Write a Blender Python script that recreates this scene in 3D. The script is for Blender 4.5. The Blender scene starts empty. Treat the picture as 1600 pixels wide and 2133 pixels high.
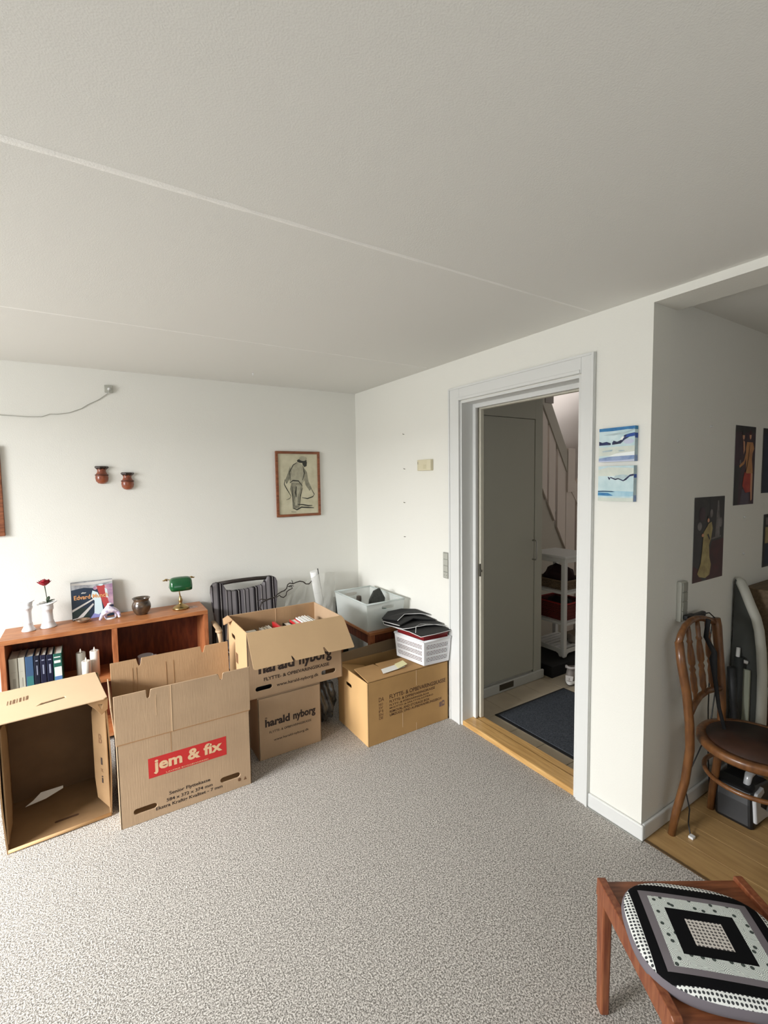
import bpy, bmesh, math, random
from mathutils import Vector, Matrix
from mathutils.geometry import tessellate_polygon
random.seed(7)
SC = bpy.context.scene
COL = SC.collection
# ------------------------------------------------------------ camera, world, lights, exposure
cam_d = bpy.data.cameras.new('camera')
cam_d.sensor_fit = 'HORIZONTAL'; cam_d.sensor_width = 36.0
cam_d.lens = 974.741 / 1600 * 36.0
cam_d.clip_start = 0.02
cam = bpy.data.objects.new('camera', cam_d); COL.objects.link(cam)
cam.location = (-1.9581, -3.5333, 1.57625)
cam.rotation_euler = tuple(math.radians(a) for a in (86.0182, 0.8374, -32.3463))
SC.camera = cam
W = bpy.data.worlds.new('sky'); SC.world = W; W.use_nodes = True
bg = W.node_tree.nodes['Background']; bg.inputs[0].default_value = (0.80, 0.90, 1.0, 1); bg.inputs[1].default_value = 0.6
def area(name, loc, rot, sx, sy, power, color):
    d = bpy.data.lights.new(name, 'AREA'); d.shape = 'RECTANGLE'; d.size = sx; d.size_y = sy
    d.energy = power; d.color = color
    o = bpy.data.objects.new(name, d); COL.objects.link(o); o.location = loc
    o.rotation_euler = tuple(math.radians(a) for a in rot); o['kind'] = 'helper'
    return o
# daylight through the big window in the left wall, the garden window behind the camera; an added fill lamp for the hall
area('daylight_left_window', (-4.76, -1.72, 1.45), (102, 0, -90), 1.75, 1.30, 82, (0.985, 0.99, 1.0))
# the bright part of the sky seen over the garden, coming down through the same window
sky = area('skylight_over_garden', (-7.4, -2.5, 3.1), (0, 0, 0), 3.4, 2.0, 1450, (0.985, 0.99, 1.0))
sky.rotation_euler = (Vector((-1.4, -1.55, 0.85)) - sky.location).to_track_quat('-Z', 'Y').to_euler()
area('daylight_rear_window', (-1.9, -5.14, 1.35), (125, 0, 0), 1.9, 1.2, 11, (0.97, 0.985, 1.0))
area('hall_fill_light', (2.95, -1.75, 1.3), (90, 0, 90), 0.7, 1.2, 2.2, (1.0, 0.96, 0.90))  # added lamp to brighten the hall; no front door pane is built
area('daylight_stair_landing', (2.6, -0.1, 2.2), (0, 60, 0), 0.5, 0.5, 1.6, (1.0, 0.93, 0.88))
SC.view_settings.view_transform = 'Standard'; SC.view_settings.look = 'None'
SC.view_settings.gamma = 1.0; SC.view_settings.use_curve_mapping = False
SC.view_settings.exposure = -0.10

# ------------------------------------------------------------ helpers
def s2l(c):
    return tuple(((v/255)/12.92 if v/255 <= 0.04045 else ((v/255+0.055)/1.055)**2.4) for v in c)
_M = {}
def mat(name, rgb, rough=0.6, metal=0.0, var=0.0, vscale=8.0, vstretch=(1,1,1), bump=0.0, bscale=60.0, bstretch=(1,1,1), rgb2=None,
        spec=0.5, coat=0.0, trans=0.0, alpha=1.0, emit=None, wave=None, detail=4.0, lo=0.35, hi=0.65):
    if name in _M: return _M[name]
    m = bpy.data.materials.new(name); m.use_nodes = True; nt = m.node_tree; N = nt.nodes; L = nt.links
    b = N['Principled BSDF']
    c1 = s2l(rgb) + (1,)
    b.inputs['Base Color'].default_value = c1; b.inputs['Roughness'].default_value = rough; b.inputs['Metallic'].default_value = metal
    b.inputs['Specular IOR Level'].default_value = spec; b.inputs['Coat Weight'].default_value = coat
    b.inputs['Transmission Weight'].default_value = trans; b.inputs['Alpha'].default_value = alpha
    tc = N.new('ShaderNodeTexCoord')
    if rgb2 is not None or var > 0:
        mp = N.new('ShaderNodeMapping'); mp.inputs['Scale'].default_value = vstretch; L.new(tc.outputs['Object'], mp.inputs[0])
        n = N.new('ShaderNodeTexNoise'); n.inputs['Scale'].default_value = vscale; n.inputs['Detail'].default_value = detail
        L.new(mp.outputs[0], n.inputs['Vector'])
        if rgb2 is None: c2 = tuple(v*(1-var) for v in c1[:3]) + (1,)
        else: c2 = s2l(rgb2) + (1,)
        r = N.new('ShaderNodeValToRGB'); r.color_ramp.elements[0].position = lo; r.color_ramp.elements[1].position = hi
        r.color_ramp.elements[0].color = c2; r.color_ramp.elements[1].color = c1
        L.new(n.outputs['Fac'], r.inputs[0]); L.new(r.outputs[0], b.inputs['Base Color'])
    if bump > 0:
        mp = N.new('ShaderNodeMapping'); mp.inputs['Scale'].default_value = bstretch; L.new(tc.outputs['Object'], mp.inputs[0])
        n = N.new('ShaderNodeTexNoise'); n.inputs['Scale'].default_value = bscale; n.inputs['Detail'].default_value = 2
        L.new(mp.outputs[0], n.inputs['Vector'])
        bp = N.new('ShaderNodeBump'); bp.inputs['Strength'].default_value = bump; bp.inputs['Distance'].default_value = 0.002
        L.new(n.outputs['Fac'], bp.inputs['Height']); L.new(bp.outputs[0], b.inputs['Normal'])
    if emit:
        b.inputs['Emission Color'].default_value = s2l(emit[:3]) + (1,); b.inputs['Emission Strength'].default_value = emit[3]
    _M[name] = m
    return m
def MIX(m): return m.node_tree.nodes, m.node_tree.links, m.node_tree.nodes['Principled BSDF']

def link(o, parent=None):
    COL.objects.link(o)
    if parent is not None: o.parent = parent
    return o
def finish(name, me, mats, parent=None, smooth=False, bevel=0.0, label=None, subsurf=0, segs=2):
    if not isinstance(mats, (list, tuple)): mats = [mats]
    for m in mats: me.materials.append(m)
    o = bpy.data.objects.new(name, me)
    link(o, parent)
    if smooth:
        for p in me.polygons: p.use_smooth = True
    if bevel > 0:
        md = o.modifiers.new('bevel', 'BEVEL'); md.width = bevel; md.segments = segs; md.limit_method = 'ANGLE'; md.angle_limit = math.radians(40)
    if subsurf:
        md = o.modifiers.new('subd', 'SUBSURF'); md.levels = subsurf; md.render_levels = subsurf
    if label: o['label'] = label
    return o
def thing(name, label, cat, loc=(0,0,0), rotz=0.0, group=None):
    o = bpy.data.objects.new(name, None); COL.objects.link(o); o.location = loc; o.rotation_euler = (0, 0, rotz)
    o.empty_display_size = 0.1
    o['label'] = label; o['category'] = cat
    if group: o['group'] = group
    return o
def tag(o, label, cat, group=None, loc=None):
    o['label'] = label; o['category'] = cat
    if group: o['group'] = group
    return o
def struct(o): o['kind'] = 'structure'; return o

class MB:
    def __init__(s): s.v = []; s.f = []; s.mi = []
    def add(s, vs, fs, mi=0):
        k = len(s.v); s.v += [tuple(x) for x in vs]; s.f += [tuple(i+k for i in f) for f in fs]; s.mi += [mi]*len(fs); return s
    def box(s, a, b, mi=0, rot=None, piv=None):
        x0,x1 = sorted((a[0],b[0])); y0,y1 = sorted((a[1],b[1])); z0,z1 = sorted((a[2],b[2]))
        vs = [Vector(p) for p in [(x0,y0,z0),(x1,y0,z0),(x1,y1,z0),(x0,y1,z0),(x0,y0,z1),(x1,y0,z1),(x1,y1,z1),(x0,y1,z1)]]
        if rot is not None:
            p = Vector(piv) if piv else (vs[0]+vs[6])/2
            vs = [rot @ (v-p) + p for v in vs]
        return s.add(vs, [(0,3,2,1),(4,5,6,7),(0,1,5,4),(1,2,6,5),(2,3,7,6),(3,0,4,7)], mi)
    def hexa(s, vs, mi=0):   # 8 corners: bottom loop, top loop
        return s.add(vs, [(0,3,2,1),(4,5,6,7),(0,1,5,4),(1,2,6,5),(2,3,7,6),(3,0,4,7)], mi)
    def tube(s, pts, rad, seg=12, mi=0, flat=None, cap=True):
        pts = [Vector(p) for p in pts]; n = len(pts)
        if not isinstance(rad, list): rad = [rad]*n
        t0 = (pts[1]-pts[0]).normalized(); up = Vector((0,0,1)) if abs(t0.z) < 0.9 else Vector((1,0,0))
        nrm = (up - t0*up.dot(t0)).normalized(); rings = []
        for i in range(n):
            t = (pts[min(i+1,n-1)] - pts[max(i-1,0)]).normalized()
            nrm = (nrm - t*nrm.dot(t)).normalized(); bi = t.cross(nrm)
            r = rad[i]; ra, rb = (r if isinstance(r, tuple) else (r, r))
            rings.append([pts[i] + nrm*ra*math.cos(a) + bi*rb*math.sin(a) for a in [2*math.pi*j/seg for j in range(seg)]])
        vs = [v for r in rings for v in r]; fs = []
        for i in range(n-1):
            for j in range(seg):
                a = i*seg+j; b = i*seg+(j+1)%seg
                fs.append((a, b, b+seg, a+seg))
        if cap: fs += [tuple(range(seg))[::-1], tuple(range((n-1)*seg, n*seg))]
        return s.add(vs, fs, mi)
    def lathe(s, prof, c=(0,0,0), seg=28, mi=0, sx=1.0, sy=1.0, wob=None, close=False):
        vs = []; fs = []; n = len(prof)
        for r, z in prof:
            for j in range(seg):
                a = 2*math.pi*j/seg; rr = r*(wob(a, z) if wob else 1)
                vs.append((c[0]+rr*math.cos(a)*sx, c[1]+rr*math.sin(a)*sy, c[2]+z))
        for i in range(n-1):
            for j in range(seg):
                a = i*seg+j; b = i*seg+(j+1)%seg; fs.append((a, b, b+seg, a+seg))
        if prof[0][0] > 1e-5: fs.append(tuple(range(seg))[::-1])
        if prof[-1][0] > 1e-5 and not close: fs.append(tuple(range((n-1)*seg, n*seg)))
        return s.add(vs, fs, mi)
    def plate(s, outer, holes, f, th, mi=0):
        """outer/holes: 2D loops; f(u,v)->3D point; th: Vector thickness (extruded from the surface)"""
        loops = [outer] + list(holes)
        flat = [p for l in loops for p in l]
        tris = tessellate_polygon([[Vector((p[0], p[1], 0)) for p in l] for l in loops])
        th = Vector(th); A = [Vector(f(*p)) for p in flat]; B = [a + th for a in A]; n = len(A)
        fs = [tuple(t) for t in tris] + [tuple(i+n for i in t[::-1]) for t in tris]
        k = 0
        for l in loops:
            m = len(l)
            for i in range(m):
                a = k+i; b = k+(i+1)%m; fs.append((a, b, b+n, a+n))
            k += m
        return s.add(A+B, fs, mi)
    def build(s, name, mats, parent=None, loc=None, **k):
        me = bpy.data.meshes.new(name)
        off = Vector(loc) if loc is not None else Vector((0,0,0))
        me.from_pydata([tuple(Vector(v)-off) for v in s.v], [], s.f)
        me.update()
        bm = bmesh.new(); bm.from_mesh(me); bmesh.ops.remove_doubles(bm, verts=bm.verts, dist=1e-6)
        bmesh.ops.recalc_face_normals(bm, faces=bm.faces); 
        bm.to_mesh(me) if len(bm.faces) == len(s.f) else bm.to_mesh(me)
        bm.free()
        if any(s.mi) and len(me.polygons) == len(s.mi):
            for p, i in zip(me.polygons, s.mi): p.material_index = i
        o = finish(name, me, mats, parent, **k)
        if loc is not None: o.location = off
        return o
    def build_raw(s, name, mats, parent=None, **k):      # no merging: for many-material flat print
        me = bpy.data.meshes.new(name); me.from_pydata(s.v, [], s.f)
        for p, i in zip(me.polygons, s.mi): p.material_index = i
        return finish(name, me, mats, parent, **k)

def rect(x0, y0, x1, y1): return [(x0,y0),(x1,y0),(x1,y1),(x0,y1)]
def slot(cx, cy, w, h, n=6):
    r = h/2; pts = []
    for sgn in (1, -1):
        for i in range(n+1):
            a = -math.pi/2 + math.pi*i/n
            pts.append((cx + sgn*((w/2-r) + r*math.cos(a)), cy + sgn*r*math.sin(a)))
    return pts
def ell(cx, cy, rx, ry, n=16, a0=0): return [(cx+rx*math.cos(a0+2*math.pi*i/n), cy+ry*math.sin(a0+2*math.pi*i/n)) for i in range(n)]
def plane_f(o, u, v):
    o = Vector(o); u = Vector(u); v = Vector(v)
    return lambda a, b: o + u*a + v*b
_T = {}
def text_mesh(body, bold):
    k = (body, bold)
    if k not in _T:
        c = bpy.data.curves.new('t', 'FONT'); c.body = body; c.size = 1.0; c.offset = bold; c.resolution_u = 3; c.align_x = 'LEFT'
        o = bpy.data.objects.new('t', c); COL.objects.link(o)
        bpy.context.view_layer.update()
        dg = bpy.context.evaluated_depsgraph_get()
        me = bpy.data.meshes.new_from_object(o.evaluated_get(dg))
        bpy.data.objects.remove(o)
        vs = [v.co.copy() for v in me.vertices]; fs = [tuple(p.vertices) for p in me.polygons]
        x0 = min(v.x for v in vs); x1 = max(v.x for v in vs); y0 = min(v.y for v in vs); y1 = max(v.y for v in vs)
        _T[k] = ([((v.x-x0)/(x1-x0), (v.y-y0)/(y1-y0)) for v in vs], fs)
    return _T[k]
def put_text(mb, body, f, x0, y0, x1, y1, bold=0.0, mi=0):
    vs, fs = text_mesh(body, bold)
    mb.add([f(x0+(x1-x0)*u, y0+(y1-y0)*v) for u, v in vs], fs, mi)
def put_poly(mb, pts, f, mi=0):
    tris = tessellate_polygon([[Vector((p[0], p[1], 0)) for p in pts]])
    mb.add([f(*p) for p in pts], [tuple(t) for t in tris], mi)
def art(name, parent, o, u, v, w, h, shapes, step=0.0003):
    """flat print: shapes = [(material, loop or list of loops in 0..1)], each a hair proud of the one before"""
    u = Vector(u).normalized(); v = Vector(v).normalized(); n = u.cross(v); mb = MB(); mats = []
    for k, (m, pts) in enumerate(shapes):
        if m not in mats: mats.append(m)
        oo = Vector(o) + n*step*(k+1)
        put_poly(mb, pts, lambda a, b: oo + u*(a*w) + v*(b*h), mats.index(m))
    return mb.build_raw(name, mats, parent)
def copy_tree(o, loc, label=None, rotz=None):
    r = o.copy(); COL.objects.link(r); r.location = loc
    if rotz is not None: r.rotation_euler = (0, 0, rotz)
    if label: r['label'] = label
    for ch in list(o.children):
        c = ch.copy(); COL.objects.link(c); c.parent = r
        for g in list(ch.children):
            d = g.copy(); COL.objects.link(d); d.parent = c
    return r

# ------------------------------------------------------------ materials
M_wall = mat('white_wall_paint', (230,229,222), 0.85, bump=0.35, bscale=170, spec=0.2)
M_wallR = mat('white_wall_paint_textured', (231,230,222), 0.85, bump=0.35, bscale=150, spec=0.2)
M_ceil = mat('ceiling_paint', (228,227,221), 0.9, bump=0.3, bscale=260, spec=0.15)
M_seam = mat('seam_filler', (246,245,240), 0.9, bump=0.6, bscale=200, spec=0.15)
M_trim = mat('white_gloss_paint', (220,221,218), 0.35, spec=0.5)
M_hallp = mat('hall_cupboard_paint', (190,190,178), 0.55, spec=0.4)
M_teak = mat('teak_wood', (186,124,78), 0.42, rgb2=(158,96,56), vscale=9, vstretch=(1,9,9), bump=0.05, bscale=40, bstretch=(1,10,10))
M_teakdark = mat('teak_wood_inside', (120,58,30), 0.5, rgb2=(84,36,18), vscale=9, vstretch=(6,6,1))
M_teakv = mat('teak_wood_upright', (182,114,72), 0.45, rgb2=(150,84,48), vscale=9, vstretch=(9,9,1))
M_redteak = mat('reddish_teak', (146,88,56), 0.4, rgb2=(110,60,36), vscale=10, vstretch=(1,9,9), bump=0.06, bscale=60, bstretch=(1,8,8))
M_redteakv = mat('reddish_teak_leg', (146,88,56), 0.42, rgb2=(118,60,36), vscale=10, vstretch=(9,9,1))
M_bent = mat('bentwood_brown', (122,80,44), 0.35, rgb2=(94,58,30), vscale=14, vstretch=(4,4,1), coat=0.2)
M_bentseat = mat('dark_bentwood_seat', (58,34,22), 0.5, rgb2=(42,24,14), vscale=14)
M_oak = mat('oak_threshold', (214,172,110), 0.35, rgb2=(190,146,86), vscale=6, vstretch=(14,1,14), coat=0.15)
M_card = mat('cardboard_brown', (188,160,130), 0.8, var=0.10, vscale=5, bump=0.25, bscale=14, bstretch=(14,14,0.6), spec=0.15)
M_cardin = mat('cardboard_inside', (184,150,114), 0.85, var=0.14, vscale=6, bump=0.35, bscale=16, bstretch=(14,14,0.5), spec=0.1)
M_card4 = mat('cardboard_orange', (192,152,100), 0.75, var=0.12, vscale=5, bump=0.25, bscale=10, bstretch=(2,2,2), spec=0.2)
M_cardd = mat('cardboard_crushed_shaded', (152,122,88), 0.8, var=0.2, vscale=7, bump=0.5, bscale=12, spec=0.15)  # old brown board, darkened further for the shade inside the crushed box
M_crease = mat('cardboard_crease', (168,128,88), 0.85)
M_ink = mat('black_print', (50,36,30), 0.7)
M_inkb = mat('brown_print', (116,82,54), 0.7)
M_redp = mat('red_print', (200,42,40), 0.6)
M_tanp = mat('unprinted_letters', (226,190,150), 0.8)
M_blk = mat('black_plastic', (18,18,19), 0.4)
M_black = mat('black_fabric', (14,14,15), 0.8, bump=0.2, bscale=80)
M_white = mat('white_plastic', (226,226,224), 0.4)
M_ceramic = mat('white_porcelain', (224,225,227), 0.25, coat=0.3)
M_greyp = mat('grey_plastic', (176,176,166), 0.45)
M_beige = mat('beige_plastic', (214,206,176), 0.5)
M_brass = mat('brass', (172,146,98), 0.32, metal=1.0)
M_steel = mat('steel', (190,190,188), 0.3, metal=1.0)
M_dsteel = mat('dark_steel', (110,108,100), 0.4, metal=1.0)
M_paper = mat('white_paper', (232,230,222), 0.8)
M_yellowp = mat('yellowish_paper', (226,220,170), 0.8)
M_greyline = mat('grey_caulk', (150,150,144), 0.8)

# carpet: looped pile, speckled grey-beige
def carpet_mat():
    m = mat('grey_loop_carpet', (196,187,178), 0.95, spec=0.05); N, L, b = MIX(m)
    tc = N.new('ShaderNodeTexCoord')
    n1 = N.new('ShaderNodeTexNoise'); n1.inputs['Scale'].default_value = 190; n1.inputs['Detail'].default_value = 2.5; n1.inputs['Roughness'].default_value = 0.65
    v = N.new('ShaderNodeTexVoronoi'); v.inputs['Scale'].default_value = 330
    L.new(tc.outputs['Object'], n1.inputs['Vector']); L.new(tc.outputs['Object'], v.inputs['Vector'])
    mx = N.new('ShaderNodeMath'); mx.operation = 'MULTIPLY_ADD'; L.new(v.outputs['Distance'], mx.inputs[0]); mx.inputs[1].default_value = -0.22; L.new(n1.outputs['Fac'], mx.inputs[2])
    r = N.new('ShaderNodeValToRGB'); e = r.color_ramp.elements
    e[0].position = 0.28; e[0].color = s2l((120,116,110))+(1,); e[1].position = 0.52; e[1].color = s2l((222,217,210))+(1,)
    x = e.new(0.40); x.color = s2l((182,177,170))+(1,)
    L.new(mx.outputs[0], r.inputs[0]); L.new(r.outputs[0], b.inputs['Base Color'])
    bp = N.new('ShaderNodeBump'); bp.inputs['Strength'].default_value = 0.7; bp.inputs['Distance'].default_value = 0.006
    L.new(mx.outputs[0], bp.inputs['Height']); L.new(bp.outputs[0], b.inputs['Normal'])
    return m
M_carpet = carpet_mat()

# ------------------------------------------------------------ the room shell
H = 2.303; YC = -2.487; XL = -4.6; YB = -5.0; XD = 3.0; HF = -0.03
def sbox(name, a, b, m, parent=None, **k):
    o = MB().box(a, b).build(name, m, parent, **k)
    if parent is None: struct(o)
    return o
sbox('floor', (XL,YB,-0.1), (0.0,0.0,0.0), M_carpet)
sbox('wall_back', (XL-0.12,0.0,-0.1), (0.13,0.12,H+0.25), M_wall)
# right wall with doorway (y from 0 to YC), opening y -1.333..-2.166, top 2.045
DY0, DY1, DZ = -1.333, -2.166, 2.045
def wall_right():
    f = lambda a, b: Vector((0.0, a, b))
    outer = [(0.0,-0.1),(DY0,-0.1),(DY0,DZ),(DY1,DZ),(DY1,-0.1),(YC,-0.1),(YC,H+0.1),(0.0,H+0.1)]
    mb = MB().plate(outer, [], f, (0.135,0,0))
    return struct(mb.build('wall_right', M_wallR))
wall_right()
sbox('wall_alcove', (0.135,YC,-0.1), (XD,YC+0.13,H+0.1), M_wall)
# beam over the opening to the alcove
sbox('beam_front', (0.0,YB,2.2696), (0.1837,YC,H+0.1), M_wallR)
sbox('ceiling', (XL,YB,H), (0.0,0.0,H+0.1), M_ceil)
sbox('ceiling_alcove', (0.1837,YB,H+0.005), (XD,YC,H+0.1), M_ceil)
sbox('wall_alcove_end', (XD,YB,-0.1), (XD+0.1,YC+0.13,H+0.1), M_wall)
# rear wall (behind the camera) and left wall, both with window openings
def wall_hole(name, fx, x0, x1, holes, th, m):
    mb = MB().plate(rect(x0,-0.1,x1,H+0.1), holes, fx, th); return struct(mb.build(name, m))
wall_hole('wall_rear', lambda a,b: Vector((a,YB,b)), XL, XD, [rect(-2.85,0.75,-0.95,2.05)], (0,-0.1,0), M_wall)
wall_hole('wall_left', lambda a,b: Vector((XL,a,b)), YB, 0.0, [rect(-2.62,0.74,-0.82,2.12)], (-0.1,0,0), M_wall)
def window(name, f, x0, z0, x1, z1, n):
    t = struct(thing(name, 'white window frame', 'window')); del t['category']; del t['label']
    mb = MB(); w = 0.05
    mb.plate(rect(x0,z0,x1,z1), [rect(x0+w,z0+w,(x0+x1)/2-w/2,z1-w), rect((x0+x1)/2+w/2,z0+w,x1-w,z1-w)], f, n)
    mb.build('window_frame', M_trim, t)
window('window_1', lambda a,b: Vector((XL-0.09,a,b)), -2.62, 0.74, -0.82, 2.12, (0.05,0,0))
window('window_2', lambda a,b: Vector((a,YB-0.09,b)), -2.85, 0.75, -0.95, 2.05, (0,0.05,0))
# ceiling element seams (filled joints, slightly proud)
mb = MB()
for i, (y, w) in enumerate(((-2.2346, 0.023), (-1.047, 0.010))):
    mb = MB(); x = XL; pts = []
    while x < -0.02:
        pts.append(x); x += 0.06
    e = 0.12
    A = []; 
    for x in pts:
        fade = max(0.0, min(1.0, (-0.3 - x)/1.6)); ww = w*(0.35+0.65*fade)*(1+0.25*random.uniform(-1,1)) + 0.001
        A.append((x, y-ww/2, H-0.0002)); A.append((x, y+ww/2, H-0.0002)); A.append((x, y, H-0.0022))
    fs = []
    for k in range(len(pts)-1):
        a = 3*k; fs += [(a, a+2, a+5, a+3), (a+2, a+1, a+4, a+5)]
    mb.add(A, fs); struct(mb.build('trim_%d' % (i+4), M_seam))
# little hook in the ceiling
tag(MB().lathe([(0.0,0.0),(0.006,-0.001),(0.007,-0.004),(0.003,-0.008),(0.003,-0.018),(0.0,-0.02)], (-0.98,-0.36,H)).build('ceiling_hook', M_white, smooth=True),
    'tiny white hook screwed into the ceiling near the back wall', 'hook')

# door casing: architraves with a moulded edge, lining, stop, threshold
def casing():
    t = struct(thing('trim_1', '', '')); del t['category']; del t['label']
    x0 = -0.016; a0, a1, top = -1.2357, -2.238, 2.1333
    for nm, lo, hi in (('architrave', (x0, DY0, 0.0), (0.0, a0, top)), ('architrave', (x0, a1, 0.0), (0.0, DY1-0.006, top)), ('architrave', (x0, DY0-0.0002, DZ+0.005), (0.0, DY1-0.0058, top))):
        MB().box(lo, hi).build(nm, M_trim, t, bevel=0.003)
    # raised outer bead and grooves
    g = 0.012
    for lo, hi in (((x0-0.006, a0-g, 0.0), (x0, a0, top)), ((x0-0.006, a1, 0.0), (x0, a1+g, top)), ((x0-0.006, a0-g-0.0002, top-g), (x0, a1+g+0.0002, top))):
        MB().box(lo, hi).build('moulding', M_trim, t, bevel=0.002)
    for lo, hi in (((x0-0.004, DY0-0.001, 0.0), (x0, DY0+0.018, top-0.08)), ((x0-0.004, DY0+0.02, DZ+0.022), (x0, DY1, DZ+0.006))):
        MB().box(lo, hi).build('inner_bead', M_trim, t, bevel=0.002)
    # lining: jambs and head
    MB().box((-0.004, DY0, 0.0), (0.145, DY0-0.012, DZ)).build('jamb', M_trim, t)
    MB().box((-0.004, DY1, 0.0), (0.145, DY1+0.012, DZ)).build('jamb', M_trim, t)
    MB().box((-0.004, DY0-0.0122, DZ-0.012), (0.145, DY1+0.0122, DZ)).build('head', M_trim, t)
    # door stops
    MB().box((0.085, DY0-0.012, 0.03), (0.105, DY0-0.038, DZ-0.012)).build('door_stop', M_trim, t, bevel=0.002)
    MB().box((0.085, DY1+0.012, 0.03), (0.105, DY1+0.038, DZ-0.012)).build('door_stop', M_trim, t, bevel=0.002)
    MB().box((0.085, DY0-0.0382, DZ-0.012), (0.105, DY1+0.0382, DZ-0.038)).build('door_stop', M_trim, t, bevel=0.002)
    MB().box((0.118, DY0-0.012, 0.03), (0.145, DY0-0.05, DZ-0.012)).build('rear_frame', mat('aged_white_paint', (206,202,186), 0.5), t, bevel=0.002)
    MB().box((0.118, DY0-0.0502, DZ-0.012), (0.145, DY1+0.012, DZ-0.045)).build('rear_frame', _M['aged_white_paint'], t, bevel=0.002)
    sp = MB().box((0.1125, -1.3755, 0.955), (0.118, -1.3835, 1.035)).box((0.112,-1.381,0.985),(0.119,-1.396,0.999)).build('strike_plate', M_dsteel, t)
    return t
casing()
t = struct(thing('trim_2', '', '')); del t['category']; del t['label']
MB().box((0.0, DY0-0.0, -0.02), (0.098, DY1, 0.028)).build('threshold_board', M_oak, t, bevel=0.007, segs=3)
MB().box((0.101, DY0, HF), (0.152, DY1, 0.024)).build('threshold_strip', M_oak, t, bevel=0.002)
# baseboards
def board(name, a, b, m=M_trim, **k): return struct(MB().box(a, b).build(name, m, bevel=0.006, **k))
board('baseboard_right', (-0.014, -2.238, 0.0), (0.0, YC-0.014, 0.07))
board('baseboard_back_right', (-0.014, 0.0, 0.0), (0.0, -1.2357, 0.07))
board('baseboard_back', (XL, -0.014, 0.0), (-0.014, 0.0, 0.07))
board('baseboard_alcove', (-0.0, YC-0.014, 0.0), (XD, YC, 0.07))
mb = MB().box((-0.02,-2.238,0.0),(-0.0142,YC-0.014,0.004)).build('trim_3', M_greyline); struct(mb)

# ---- alcove wooden floor: planks
flo = struct(thing('floor_alcove', '', '')); del flo['category']; del flo['label']
M_pl = [mat('pale_plank_%d' % i, c, 0.45, rgb2=d, vscale=5, vstretch=(10,1,10), coat=0.05) for i, (c, d) in enumerate([((182,148,98),(164,130,84)), ((190,156,104),(170,138,90)), ((174,140,92),(158,124,80))])]
x = 0.012; pi = 0
while x < 2.2:
    y = YC
    L0 = 0.55 + 0.35*((pi*37) % 5)/5
    while y > -4.6:
        y1 = max(y - L0, -4.7)
        MB().box((x+0.0008, y-0.0006, -0.02), (x+0.128, y1+0.0006, 0.0)).build('plank', M_pl[(pi*7+3) % 3], flo, bevel=0.0008, segs=1)
        y = y1; L0 = 1.1; pi += 1
    x += 0.1288
MB().box((0.0, YB, -0.1), (XD, YC, -0.02)).build('subfloor', M_inkb, flo)
MB().box((0.0,-4.7,-0.02),(0.012,YC,0.003)).build('edge_strip', mat('dark_edge_strip', (92,72,48), 0.5), flo)

# ---- hall: tiled floor, walls
fh = struct(thing('floor_hall', '', '')); del fh['category']; del fh['label']
MB().box((0.14, -3.3, HF-0.08), (3.0, 0.5, HF-0.004)).build('grout', mat('dark_grout', (110,98,84), 0.9), fh)
M_ti = [mat('beige_tile_%d' % i, c, 0.35, var=0.08, vscale=10) for i, c in enumerate([(206,192,168), (196,180,156), (212,198,176)])]
xs = [0.152+0.001, 0.205+0.0025]; 
X0 = 0.205; TS = 0.2065
tile_proto = MB().box((0.0015,0.0015,-0.004),(TS-0.0015,TS-0.0015,0.0)).build('tile', M_ti[0], fh, bevel=0.001, segs=1)
first = True; k = 0
for i in range(0, 8):
    for j in range(-9, 3):
        px = X0 + i*TS; py = -1.327 + j*TS
        if px > 1.9 or py < -3.0 or py > -0.5: continue
        if first: o = tile_proto; first = False
        else:
            o = tile_proto.copy()
            if k % 3:
                o.data = tile_proto.data
            COL.objects.link(o)
        o.location = (px, py, HF); k += 1
        o.parent = fh
half = MB().box((0.0,0.0015,-0.004),(0.049,TS-0.0015,0.0)).build('tile', M_ti[2], fh, bevel=0.001, segs=1)
half.location = (0.1535, -1.327, HF)
for j in range(-6, 1):
    if j == 0: continue
    o = half.copy(); COL.objects.link(o); o.location = (0.1535, -1.327 + j*TS, HF); o.parent = fh
sbox('wall_hall_left', (0.135,-1.08,-0.15), (1.05,-0.4,2.6), M_wall)
sbox('wall_hall_back', (0.1,0.42,-0.15), (3.1,0.52,3.2), mat('stairwell_wall', (226,216,208), 0.85, spec=0.1))
sbox('wall_hall_right', (3.0,-3.3,-0.15), (3.1,0.5,3.2), _M['stairwell_wall'])
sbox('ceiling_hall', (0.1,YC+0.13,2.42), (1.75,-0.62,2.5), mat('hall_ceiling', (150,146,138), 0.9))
sbox('ceiling_stairwell', (0.1,-2.357,3.2), (3.1,0.52,3.3), _M['hall_ceiling'])

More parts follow.
